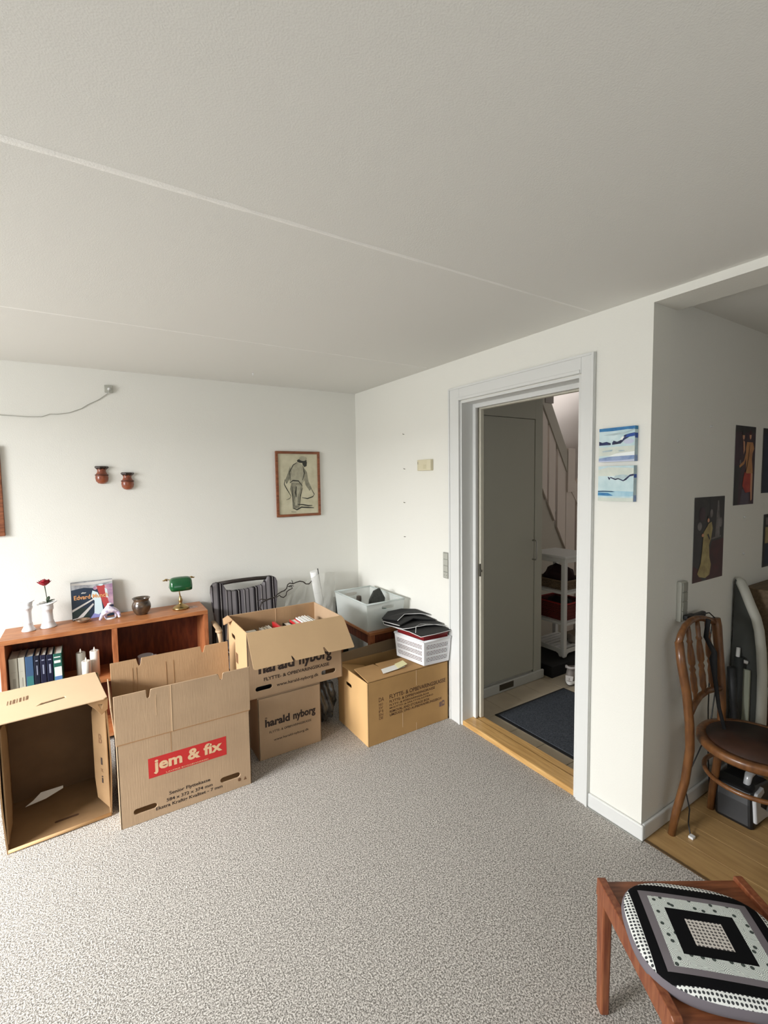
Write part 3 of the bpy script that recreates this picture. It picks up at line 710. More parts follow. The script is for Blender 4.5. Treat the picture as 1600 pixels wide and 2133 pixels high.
kS = mat('poster_skin', (206,150,116), 0.45); kP = mat('poster_plum', (72,48,58), 0.4, rgb2=(52,34,44), vscale=14); kO = mat('poster_orange_red', (180,60,40), 0.4, rgb2=(150,40,34), vscale=20)
kG = mat('poster_grey', (128,122,120), 0.45, rgb2=(96,90,92), vscale=22); kT = mat('poster_tan_dress', (196,140,88), 0.45, rgb2=(176,122,78), vscale=18); kV = mat('poster_violet', (84,74,88), 0.45); kBl = mat('poster_dark_blue', (34,44,66), 0.4, rgb2=(24,30,44), vscale=12)
poster('poster', 'dark poster of a woman in a long cream dress, lowest on the alcove wall', 0.378, 0.679, 1.075, 1.472,
    [(kD, rect(0,0,1,1)), (kM, [(0.45,0.0),(1,0.0),(1,0.48),(0.6,0.46),(0.5,0.3)]), (kM, [(0,0),(0.3,0),(0.2,0.15),(0,0.2)]), (kG, [(0.70,0.50),(0.86,0.52),(0.84,0.75),(0.80,0.95),(0.76,0.95),(0.72,0.7)]),
     (kG, [(0.56,0.48),(0.9,0.50),(0.9,0.52),(0.56,0.50)]), (kG, ell(0.18,0.66,0.07,0.05)), (kG, ell(0.88,0.68,0.05,0.06)), (kG, ell(0.55,0.80,0.05,0.05)), (kP, ell(0.25,0.80,0.10,0.08)),
     (kC, [(0.46,0.68),(0.56,0.70),(0.60,0.62),(0.56,0.50),(0.50,0.42),(0.52,0.28),(0.58,0.18),(0.54,0.06),(0.40,0.03),(0.20,0.06),(0.14,0.10),(0.24,0.22),(0.28,0.38),(0.30,0.52),(0.36,0.60)]),
     (kC, [(0.40,0.64),(0.30,0.58),(0.32,0.54),(0.44,0.58)]), (kD, ell(0.47,0.74,0.05,0.035)), (kS, ell(0.45,0.72,0.035,0.025)), (kS, ell(0.28,0.55,0.04,0.02)), (kD, [(0.46,0.56),(0.52,0.50),(0.50,0.48),(0.42,0.55)])], 0.0)
poster('poster', 'narrow plum poster of two women, one in a tan dress and red cloth, upper right', 0.772, 1.009, 1.42, 1.82,
    [(kP, rect(0,0,1,1)), (kD, rect(0,0.92,1,1)), (kD, [(0,0.0),(0.2,0.0),(0.24,0.35),(0.4,0.5),(0.0,0.5)]), (kV, [(0.3,0),(0.75,0),(0.75,0.18),(0.4,0.2)]),
     (kT, [(0.56,0.80),(0.86,0.80),(0.94,0.72),(0.86,0.66),(0.84,0.58),(0.90,0.42),(0.88,0.38),(0.82,0.40),(0.56,0.40),(0.54,0.58),(0.52,0.72)]),
     (kT, [(0.56,0.62),(0.46,0.52),(0.24,0.47),(0.22,0.50),(0.44,0.56),(0.54,0.68)]), (kO, [(0.48,0.42),(0.60,0.40),(0.82,0.40),(0.86,0.26),(0.82,0.16),(0.56,0.15),(0.40,0.24)]),
     (kS, [(0.80,0.40),(0.90,0.40),(0.90,0.06),(0.84,0.04),(0.80,0.2)]), (kS, ell(0.72,0.88,0.05,0.045)), (kM, ell(0.72,0.92,0.06,0.03)), (kS, ell(0.38,0.87,0.05,0.045)), (kD, ell(0.38,0.91,0.07,0.03)), (kS, [(0.36,0.82),(0.44,0.80),(0.46,0.70),(0.40,0.64),(0.38,0.72)]),
     (kD, stroke([(0.70,0.78),(0.66,0.62),(0.60,0.5),(0.52,0.40)], 0.02)), (kG, [(0.22,0.52),(0.28,0.52),(0.28,0.58),(0.22,0.56)])], 0.0)
poster('poster', 'dark blue poster at the right edge of the photo, beside the plum poster', 1.104, 1.36, 1.473, 1.82, [(kBl, rect(0,0,1,1)), (kD, rect(0,0.92,1,1)), (kD, rect(0,0,0.04,1)), (kG, ell(0.6,0.3,0.2,0.15)), (kV, ell(0.7,0.6,0.2,0.2))], 0.0)
poster('poster', 'dark poster with ochre patches at the right edge, below the dark blue poster', 1.154, 1.42, 1.062, 1.355, [(kD, rect(0,0,1,1)), (kG, [(0.12,0.80),(0.6,0.78),(0.6,0.92),(0.12,0.94)]), (kC, [(0.10,0.45),(0.7,0.45),(0.7,0.72),(0.1,0.76)]), (kBl, [(0.1,0.05),(0.8,0.05),(0.8,0.44),(0.14,0.44)])], 0.0)
# switch strip in the alcove with a black plug pack and its cord
t = thing('light_switch', 'grey switch strip on the shaded alcove wall above the bentwood chair', 'switch', (0.272, YC, 0.922))
MB().box((-0.028,-0.02,0.0),(0.028,0.0,0.18)).build('plate', M_greyp, t, bevel=0.002)
for i in range(4):
    MB().box((-0.018,-0.024,0.006+i*0.043),(0.024,-0.02,0.046+i*0.043)).build('rocker', mat('grey_rocker', (150,150,140), 0.5), t, bevel=0.0015)
t = thing('power_adapter', 'black plug-in charger sticking out of the alcove switch strip', 'charger', (0.27, YC-0.024, 0.945))
MB().box((-0.02,-0.022,-0.012),(0.05,0.0,0.010)).box((0.045,-0.022,-0.020),(0.155,-0.001,0.004)).build('housing', M_blk, t, bevel=0.006)
MB().tube([(0.15,-0.02,-0.006),(0.175,-0.025,-0.006),(0.195,-0.04,-0.03),(0.20,-0.05,-0.10),(0.205,-0.055,-0.30),(0.19,-0.05,-0.42),(0.16,-0.05,-0.55),(0.10,-0.04,-0.62),(0.0,-0.035,-0.72),(-0.005,-0.03,-0.80),(-0.01,-0.05,-0.87),(-0.04,-0.06,-0.915),(-0.075,-0.085,-0.940)], 0.0028, 8).build('cord', M_blk, t, smooth=True)
MB().box((-0.094,-0.104,-0.9445),(-0.070,-0.084,-0.934)).build('connector', M_white, t, bevel=0.002)

# ------------------------------------------------------------ cardboard moving boxes
T = 0.006
def panel(t, name, o, u, v, outer, holes=(), m=None, th=T, flip=1, bevel=0.0015, label=None):
    """o,u,v in the thing's local frame; thickness goes to -(u x v)"""
    u = Vector(u).normalized(); v = Vector(v).normalized(); n = u.cross(v)*flip
    return MB().plate(outer, holes, plane_f(o, u, v), n*-th).build(name, m or M_card, t, bevel=bevel, segs=1, label=label)
def prints(parent, o, u, v, items, name=None, th=0.0006):
    """flat print on a panel: every line or mark is its own small object; a barcode's bars stay one"""
    u = Vector(u).normalized(); v = Vector(v).normalized(); n = u.cross(v)
    if name:
        mb = MB(); f = plane_f(Vector(o) + n*th, u, v)
        for it in items: put_poly(mb, it[3], f, 0)
        return mb.build_raw(name, [items[0][0]], parent)
    for it in items:
        mb = MB(); f = plane_f(Vector(o) + n*(th + 0.0004*it[1]), u, v)
        if it[2] == 't': put_text(mb, it[3], f, *it[4:8], bold=it[8] if len(it) > 8 else 0.0)
        else: put_poly(mb, it[3], f, 0)
        mb.build_raw('printed_text' if it[2] == 't' else 'printed_mark', [it[0]], parent)

def jem_box():
    x0, x1, yf, yb, zf = -1.905, -1.307, -1.17, -0.785, 0.397
    t = thing('moving_box', 'open upright moving box with a red logo panel on its front', 'box', (x0, yf, 0.0))
    w = x1-x0; d = yb-yf
    holes = [slot(0.102,0.061,0.098,0.026), slot(0.49,0.071,0.098,0.026)]
    fr = panel(t, 'front_panel', (0,0,0), (1,0,0), (0,0,1), rect(0,0,w,zf), holes)
    prints(fr, (0,0,0), (1,0,0), (0,0,1), [
        (M_redp, 0, 'p', rect(0.122,0.199,0.476,0.295)),
        (M_tanp, 1, 't', 'jem & fix', 0.143, 0.212, 0.456, 0.285, 0.035),
        (M_tanp, 1, 't', 'LAVPRIS BYGGEMARKED', 0.196, 0.2035, 0.388, 0.2095, 0.01),
        (M_ink, 0, 't', 'Senior Flyttekasse', 0.205, 0.085, 0.392, 0.106, 0.018),
        (M_ink, 0, 't', '584 x 372 x 374 mm', 0.192, 0.060, 0.402, 0.076, 0.018),
        (M_ink, 0, 't', 'Ekstra Kraftig Kvalitet - 7 mm', 0.145, 0.030, 0.449, 0.051, 0.018),
        (M_inkb, 0, 'p', ell(0.535,0.044,0.009,0.010,6)), (M_inkb, 0, 'p', [(0.556,0.034),(0.572,0.034),(0.564,0.052)])])
    # crease lines
    for a in ((0.0,0.3975),):
        MB().box((0.0,-0.0012,0.394),(w,0.0,0.3985)).build('fold_line', M_crease, fr)
    MB().box((0.222,-0.0005,0.30),(0.2245,0.0,0.393)).build('fold_line', M_crease, fr)
    # flap standing up, leaning slightly towards the camera
    L = 0.232; tl = math.radians(3); v = (0, -math.sin(tl), math.cos(tl))
    def notch(x): return [(x-0.010,L),(x-0.007,L-0.034),(x,L-0.038),(x+0.006,L-0.034),(x+0.012,L)]
    n1 = [(0.127,L),(0.129,L-0.034),(0.134,L-0.040),(0.140,L-0.036),(0.1445,L-0.004),(0.150,L)]
    n2 = [(0.442,L),(0.449,L-0.006),(0.455,L-0.030),(0.460,L-0.034),(0.466,L-0.030),(0.469,L-0.004),(0.474,L)]
    outer = [(-0.004,0.0),(w+0.004,0.0),(w+0.004,L),*n2[::-1],*n1[::-1],(-0.004,L)]
    fl = panel(t, 'front_flap', (0,-0.001,zf), (1,0,0), v, outer)
    MB().plate(rect(0.229,0.0,0.2325,L-0.001), [], plane_f((0,-0.0022,zf), (1,0,0), v), (0,0.0012,0)).build('score_line', mat('cardboard_pale_edge', (216,186,150), 0.85), fl)
    MB().plate(rect(0.165,0.10,0.1665,0.20), [], plane_f((0,-0.0018,zf), (1,0,0), v), (0,0.0012,0)).build('score_line', _M['cardboard_pale_edge'], fl)
    # sides, back, bottom
    panel(t, 'side_panel', (0,d,0), (0,-1,0), (0,0,1), rect(0,0,d,zf), [slot(d/2,0.28,0.09,0.025)])
    panel(t, 'side_panel', (w,0,0), (0,1,0), (0,0,1), rect(0,0,d,zf), [slot(d/2,0.28,0.09,0.025)])
    panel(t, 'back_panel', (w,d,0), (-1,0,0), (0,0,1), rect(0,0,w,zf), [], M_cardin)
    panel(t, 'bottom_panel', (0,d,0.008), (1,0,0), (0,-1,0), rect(0.006,0.006,w-0.006,d-0.006), [], M_cardin, flip=-1)
    # back flap standing
    Lb = 0.245; w2 = w
    nA = [(0.122,Lb),(0.128,Lb-0.028),(0.133,Lb-0.040),(0.140,Lb-0.034),(0.146,Lb)]
    nB = [(0.446,Lb),(0.452,Lb-0.034),(0.460,Lb-0.036),(0.470,Lb-0.002),(0.475,Lb)]
    tb = math.radians(4)
    bf = panel(t, 'back_flap', (0.0,d+0.006,zf), (1,0,0), (0,math.sin(tb),math.cos(tb)), [(0,0),(w,0),(w,Lb),*nB[::-1],*nA[::-1],(0,Lb)], [], M_cardin)
    for k, xx in enumerate((0.10,0.118,0.262,0.30)):
        MB().plate(rect(xx,0.05,xx+0.002,Lb-0.045), [], plane_f((0,d+0.0055-0.001,zf), (1,0,0), (0,math.sin(tb),math.cos(tb))), (0,0.001,0)).build('score_line', M_crease, bf)
    # side flaps: left one leaning outwards, right folded down inside
    panel(t, 'side_flap', (-0.001,d,zf), (0,-1,0), (-0.09,0,0.99), [(0,0),(d,0),(d-0.01,0.18),(0.01,0.18)], [])
    panel(t, 'side_flap', (w-0.012,0.004,zf), (0,1,0), (-0.25,0,-0.96), [(0,0),(d-0.01,0),(d-0.02,0.17),(0.01,0.17)], [], M_cardin)
jem_box()

def left_box():
    t = thing('moving_box', 'crushed moving box lying on its side, its dark open mouth facing the room', 'box', (-2.325, -1.062, 0.0), math.radians(3.5))
    w, d, h = 0.39, 0.385, 0.572
    C = M_cardd
    panel(t, 'top_panel', (0,0,h+0.006), (1,0,0), (0,1,0), [(0.004,-0.006),(w-0.006,-0.004),(w+0.008,0.01),(w-0.012,d),(-0.02,d)], [[(0.13,0.098),(0.16,0.106),(0.20,0.113),(0.24,0.122),(0.236,0.140),(0.195,0.133),(0.15,0.124)]], mat('cardboard_lit_top', (212,184,148), 0.75, var=0.06, vscale=4, bump=0.15, bscale=14))  # top panel paler than the rest: daylight falling on it painted in
    tp = t.children[-1]
    prints(tp, (0,0,h+0.0065), (1,0,0), (0,1,0), [(M_inkb, 0, 'p', rect(0.02+0.008*i+0.002*(i%3), 0.185+0.004*i*0.5, 0.0225+0.008*i+0.002*(i%3)+0.0015*(i%2), 0.235+0.004*i*0.5)) for i in range(10)], 'printed_barcode')
    # sides bulge a little
    def side(x, sgn, nm):
        mb = MB(); n = 8; vs = []; fs = []
        for i in range(n+1):
            for j in range(3):
                zz = h*i/n; b = 0.010*math.sin(math.pi*i/n)*sgn
                vs.append((x+b*(1-j*0.3), d*j/2, zz))
        for i in range(n):
            for j in range(2): a = i*3+j; fs.append((a,a+1,a+4,a+3))
        mb.add(vs, fs); o = mb.build(nm, C, t); md = o.modifiers.new('thick','SOLIDIFY'); md.thickness = T; md.offset = 0
    side(0.003, -1, 'side_panel'); side(w-0.003, 1, 'side_panel')
    panel(t, 'lower_panel', (0,0,0.006), (1,0,0), (0,1,0), rect(0.0,0.0,w,d), [], C)
    MB().plate(slot(0.215,0.10,0.095,0.014), [], lambda a,b: Vector((a,b,0.0062)), (0,0,0.0008)).build('cut_mark', mat('cut_mark_brown', (84,58,36), 0.9), t)
    MB().tube([(0.004,0.001,0.010),(w*0.5,-0.002,0.011),(w-0.004,0.001,0.010)], (0.008,0.006), 8).build('front_lip', mat('cardboard_lip', (190,154,110), 0.8), t, smooth=True)
    panel(t, 'back_panel', (0,d,0), (1,0,0), (0,0,1), [(0.0,0.0),(w,0.0),(w,h),(0,h)], [], mat('cardboard_deep_shade', (120,92,64), 0.9, var=0.15))  # darkest board: shade at the back of the box put into the colour
    # side flaps pushed inwards, printed side showing
    r = panel(t, 'side_flap', (w-0.006,0.002,0.04), (-0.42,0.9,0), (0,0,1), [(0,0),(0.10,0.02),(0.115,0.12),(0.115,0.44),(0.09,0.50),(0,0.50)], [], C, flip=-1)
    u = Vector((-0.42,0.9,0)).normalized(); uu = -u
    its = []
    for body, z0, z1 in (('B',0.30,0.34),('h',0.205,0.235),('t',0.12,0.15),('i',0.16,0.18)):
        pass
    f0 = Vector((w-0.006,0.002,0.04)) + u*0.09
    prints(r, f0, uu, (0,0,1), [(M_inkb, 0, 't', 'B', 0.028, 0.305, 0.052, 0.35, 0.0), (M_ink, 0, 't', 'l', 0.036, 0.20, 0.048, 0.235, 0.01), (M_inkb, 0, 't', 'x', 0.032, 0.165, 0.05, 0.18, 0.0), (M_ink, 0, 't', 'i', 0.036, 0.11, 0.048, 0.145, 0.01)], th=0.0012)
    panel(t, 'side_flap', (0.008,0.004,0.04), (0.07,0.99,0), (0,0,1), [(0,0),(0.12,0.02),(0.14,0.10),(0.14,0.42),(0.10,0.50),(0,0.51)], [], C)
    # torn corner piece
    panel(t, 'torn_corner', (w-0.075,-0.002,h-0.012), (1,0,0), (0,0.15,1), [(0.0,0.012),(0.085,0.014),(0.082,-0.035),(0.055,-0.055),(0.03,-0.02)], [[(0.045,-0.005),(0.062,-0.008),(0.056,-0.03)]], C, th=0.004)
left_box()
p = MB().plate([(0,0),(0.08,0.012),(0.15,0.040),(0.15,0.052),(0.06,0.050),(0.03,0.02)], [], lambda a,b: Vector((-2.285+a,-0.79+b*0.5,0.032+b*0.7)), (0,0,0.0015)).build('paper_sheet', M_paper)
tag(p, 'white sheet of paper lying inside the crushed box', 'paper')

def crown(mi_m, x, z, s):
    return [(mi_m, 0, 'p', [(x,z+0.2*s),(x+0.35*s,z),(x+0.5*s,z+0.22*s),(x+0.65*s,z),(x+1.05*s,z+0.26*s),(x+0.72*s,z+0.12*s),(x+0.6*s,z+0.42*s),(x+0.5*s,z+0.3*s),(x+0.38*s,z+0.42*s),(x+0.30*s,z+0.10*s)])]
def lower_nyborg():
    x0, x1, y0, y1, h = -1.215, -0.833, -1.007, -0.62, 0.362
    t = thing('moving_box', 'closed brown moving box carrying another box, its short side with a black shop name', 'box', (x0,y0,0.0))
    w = x1-x0; d = y1-y0
    fr = panel(t, 'front_panel', (0,0,0), (1,0,0), (0,0,1), rect(0,0,w,h))
    prints(fr, (0,0,0), (1,0,0), (0,0,1), [
        (M_ink, 0, 't', 'harald', 0.038, 0.186, 0.185, 0.232, 0.04), (M_ink, 0, 't', 'nyborg', 0.205, 0.172, 0.346, 0.232, 0.04),
        *crown(M_ink, 0.034, 0.236, 0.022), (M_ink, 0, 't', 'FLYTTE- & OPBEVARINGSKASSE', 0.062, 0.145, 0.318, 0.158, 0.01), (M_ink, 0, 't', 'www.harald-nyborg.dk', 0.086, 0.090, 0.300, 0.108, 0.006)])
    panel(t, 'side_panel', (0,d,0), (0,-1,0), (0,0,1), rect(0,0,d,h)); panel(t, 'side_panel', (w,0,0), (0,1,0), (0,0,1), rect(0,0,d,h)); panel(t, 'back_panel', (w,d,0), (-1,0,0), (0,0,1), rect(0,0,w,h))
    panel(t, 'top_flap', (0,0,h+0.0), (1,0,0), (0,1,0), rect(0,0,w,d/2-0.001)); panel(t, 'top_flap', (0,0,h+0.0), (1,0,0), (0,1,0), rect(0,d/2+0.001,w,d))
lower_nyborg()
def upper_nyborg():
    x0, x1, y0, y1, zb, h = -1.262, -0.680, -1.000, -0.600, 0.3635, 0.382
    t = thing('moving_box', 'open moving box full of books, front flap hanging down, standing on another box', 'box', (x0,y0,zb))
    w = x1-x0; d = y1-y0
    fr = panel(t, 'front_panel', (0,0,0), (1,0,0), (0,0,1), rect(0,0,w,h), [slot(0.088,0.052,0.096,0.026), slot(0.488,0.052,0.096,0.027)])
    prints(fr, (0,0,0), (1,0,0), (0,0,1), [
        (M_ink, 0, 't', 'harald', 0.06, 0.135, 0.272, 0.20, 0.04), (M_ink, 0, 't', 'nyborg', 0.30, 0.118, 0.512, 0.20, 0.04), *crown(M_ink, 0.055, 0.205, 0.03),
        (M_ink, 0, 't', 'FLYTTE- & OPBEVARINGSKASSE', 0.089, 0.090, 0.494, 0.110, 0.024), (M_ink, 0, 't', 'www.harald-nyborg.dk', 0.162, 0.036, 0.422, 0.060, 0.016)])
    sd = panel(t, 'side_panel', (0,d,0), (0,-1,0), (0,0,1), rect(0,0,d,h), [slot(d-0.285,0.285,0.085,0.026)], mat('cardboard_lit_side', (206,168,124), 0.8, var=0.08, vscale=5, bump=0.25, bscale=14))  # lighter copy of the board: window light on the left side painted in
    prints(sd, (0,d,0), (0,-1,0), (0,0,1), [(M_inkb, 0, 'p', rect(0.165,0.145,0.21,0.205))], 'printed_mark')
    panel(t, 'side_panel', (w,0,0), (0,1,0), (0,0,1), rect(0,0,d,h), [slot(d/2,0.285,0.085,0.026)])
    panel(t, 'back_panel', (w,d,0), (-1,0,0), (0,0,1), rect(0,0,w,h), [], M_cardin)
    MB().box((w*0.52,d-0.008,0.02),(w*0.52+0.002,d-0.0055,h-0.002)).build('score_line', mat('cardboard_pale_edge', (216,186,150), 0.85), t)
    panel(t, 'bottom_panel', (0,0,0.006), (1,0,0), (0,1,0), rect(0.007,0.007,w-0.007,d-0.007), [], M_cardin)
    # front flap hanging outwards, corners flaring
    L = 0.205; fa = math.radians(35); v = Vector((0,-math.sin(fa),-math.cos(fa)))
    nt = [(0.222,L),(0.214,L-0.030),(0.219,L-0.034),(0.236,L-0.002)]; nt2 = [(0.415,L),(0.412,L-0.038),(0.420,L-0.040),(0.438,L-0.004)]
    outer = [(0.0,0.0),(w,0.0),(w+0.012,0.02),(w+0.026,L-0.008),(w+0.022,L),*nt2[::-1],*nt[::-1],(0.008,L),(0.0,L-0.006)]
    MB().plate(outer, [], lambda a,b: Vector((a, -0.002, h)) + v*b, (0,0.005,0.002)).build('front_flap', mat('cardboard_flap_inner', (196,164,124), 0.85, var=0.06, vscale=5, bump=0.25, bscale=14), t, bevel=0.001)
    # back flap folded outwards and down, left flap tucked outside
    MB().plate([(0,0),(w,0),(w-0.01,0.15),(0.0,0.17)], [], lambda a,b: Vector((a, d+0.001, h)) + Vector((0,0.25,-0.97))*b, (0,0.005,0.0)).build('back_flap', M_card, t, bevel=0.001)
    MB().plate([(d*0.72,0),(d-0.002,0),(d+0.02,0.035),(d*0.85,0.055)], [], lambda a,b: Vector((0.001, a, h)) + Vector((-0.75,0,-0.66))*b, (-0.002,0,0.005)).build('side_flap', M_cardin, t)
    # books inside
    Mb = [mat('book_cover_%d' % i, c, 0.5) for i, c in enumerate([(20,20,22),(200,40,44),(232,228,220),(236,234,230),(208,196,176),(226,224,220),(170,110,90),(240,238,234)])]
    pg = mat('page_edges', (232,228,214), 0.85)
    names = ['black hardback', 'thin white booklet', 'white paperback', 'slim red folder']
    spec = [(0.04,0.10,0,'wide black binder lying nearest the left end of the open box',0.300),(0.165,0.016,3,'leftmost thin white booklet in the open box of books',0.302),(0.186,0.016,4,'cream booklet standing in the open box beside the white ones',0.305),(0.207,0.018,2,'white booklet just left of the thin red one',0.308),(0.250,0.012,1,'thin red booklet in the middle of the open box',0.325),
            (0.275,0.03,6,'brownish book right of the thin red booklet',0.295),(0.318,0.04,0,'black book left of the bright red one in the open box',0.305),(0.366,0.034,1,'bright red book in the right half of the open box',0.318),(0.408,0.017,7,'first white booklet right of the bright red book',0.326),(0.43,0.017,3,'second white booklet right of the bright red book',0.328),(0.452,0.017,5,'third white booklet right of the bright red book',0.33),(0.474,0.017,2,'fourth white booklet right of the bright red book',0.325)]
    for (bx, bw, mi, lb, top) in spec:
        b = thing('book', lb, 'book', (x0+bx, y0+0.05, zb+0.0072), 0, 'books in the open moving box')
        hh = top - 0.0072; dd = 0.26
        MB().plate([(0,0),(bw,0),(bw,0.02),(bw,dd),(bw-0.0025,dd),(bw-0.0025,0.003),(0.0025,0.003),(0.0025,dd),(0,dd)], [], lambda a,c: Vector((a,c,0)), (0,0,hh)).build('cover', Mb[mi], b)
        MB().box((0.0028,0.0033,0.003),(bw-0.0028,dd-0.005,hh-0.004)).build('pages', pg, b)
upper_nyborg()
def box_four():
    x0, x1, y0, y1, h = -0.634, -0.024, -1.228, -0.845, 0.386
    t = thing('moving_box', 'orange-brown moving box beside the doorway with brown lines of print in six languages', 'box', (x0,y0,0.0))
    w = x1-x0; d = y1-y0; C = M_card4
    fr = panel(t, 'front_panel', (0,0,0), (1,0,0), (0,0,1), rect(0,0,w,h), [], C)
    rows = [('DA', 'FLYTTE- & OPBEVARINGSKASSE', 0.255, 0.281, 0.607-0.02), ('NO', 'FLYTTE- & OPPBEVARINGSKASSE', 0.230, 0.246, 0.500), ('SV', 'FLYTT- & F\u00d6RVARINGSL\u00c5DA', 0.209, 0.225, 0.452), ('FI', 'MUUTTO- ja S\u00c4ILYTYSLAATIKKO', 0.188, 0.204, 0.485), ('EN', 'REMOVAL AND STORAGE BOX', 0.167, 0.183, 0.455), ('DE', 'UMZUGS- UND AUFBEWAHRUNGSBOX', 0.146, 0.162, 0.556)]
    its = []
    for a, b, z0, z1, xe in rows:
        its += [(M_inkb, 0, 't', a, 0.076, z0, 0.105 if a != 'DA' else 0.113, z1, 0.012), (M_inkb, 0, 't', ':', 0.129, z0, 0.131, z0+0.010), (mat('dark_brown_print', (92,62,40), 0.7), 0, 't', b, 0.152, z0, xe, z1, 0.02)]
    pc = mat('purple_print', (120,92,84), 0.7)
    its += [(pc, 0, 'p', [(0.535,0.098),(0.553,0.098),(0.553,0.132),(0.535,0.128)]), (pc, 0, 'p', [(0.556,0.098),(0.578,0.100),(0.578,0.132),(0.566,0.138),(0.556,0.132)]), (C, 1, 'p', ell(0.567,0.118,0.006,0.008,10))]
    prints(fr, (0,0,0), (1,0,0), (0,0,1), its)
    for xx, za, zb_ in ((0.352,0.29,0.386),(0.35,0.0,0.05),(0.245,0.05,0.14)):
        MB().box((xx,-0.0006,za),(xx+0.003,0.0,zb_)).build('score_line', mat('cardboard_pale_edge', (216,186,150), 0.85), fr)
    panel(t, 'side_panel', (0,d,0), (0,-1,0), (0,0,1), rect(0,0,d,h), [slot(d-0.235,0.295,0.075,0.022)], mat('cardboard_orange_lit', (218,176,120), 0.75, var=0.08, vscale=4, bump=0.2, bscale=10))  # left side facing the window: its brightness is put into the orange board
    panel(t, 'side_panel', (w,0,0), (0,1,0), (0,0,1), rect(0,0,d,h), [], C); panel(t, 'back_panel', (w,d,0), (-1,0,0), (0,0,1), rect(0,0,w,h), [], C)
    panel(t, 'bottom_panel', (0,0,0.006), (1,0,0), (0,1,0), rect(0.007,0.007,w-0.007,d-0.007), [], C)
    # front flap folded flat, with a slit; ends slightly short of the sides
    sl = [(0.17,0.215),(0.176,0.175),(0.181,0.175),(0.186,0.215)]
    fl = MB().plate([(0.004,0.0),(w-0.004,0.0),(w-0.004,0.19),(0.30,0.212),(0.186,0.215),(0.181,0.165),(0.176,0.165),(0.170,0.215),(0.03,0.215)], [], lambda a,b: Vector((a, b, h + 0.003 + 0.004*math.sin(min(b/0.2,1)*math.pi))), (0,0,0.006)).build('front_flap', mat('cardboard_flap_brown', (178,138,88), 0.8, var=0.1, vscale=5, bump=0.25, bscale=10), t, bevel=0.0015)
    # left flap folded in under the front one, dark gap; back flap standing
    MB().plate([(0.006,0.004),(0.18,0.02),(0.18,d-0.02),(0.006,d-0.004)], [], lambda a,b: Vector((a, b, h-0.008-0.25*a)), (0,0,0.005)).build('side_flap', C, t)
    panel(t, 'back_flap', (0.0,d-0.001,h), (1,0,0), (0,0.12,0.99), [(0,0),(w-0.05,0),(w-0.05,0.06),(w-0.20,0.075),(0,0.055)], [], mat('cardboard_grey_brown', (138,116,88), 0.85), th=0.005)
box_four()
s_ = MB(); s_.plate([(0.0,0.0),(0.17,0.012),(0.19,0.075),(0.025,0.065)], [], lambda a,b: Vector((-0.50+a,-1.19+b,0.3995+0.05*max(0,a-0.14)+0.002)), (0,0,0.0008))
t = s_.build('paper_sheet', M_paper); tag(t, 'white paper slip lying on top of the printed box', 'paper')
t = MB().plate([(0,0),(0.075,0.010),(0.085,0.075),(0.015,0.068)], [], lambda a,b: Vector((-0.385+a,-1.184+b,0.406+0.10*a)), (0,0,0.0008)).build('paper_slip', M_yellowp); tag(t, 'yellowish paper slip overlapping the white one on the printed box', 'paper')

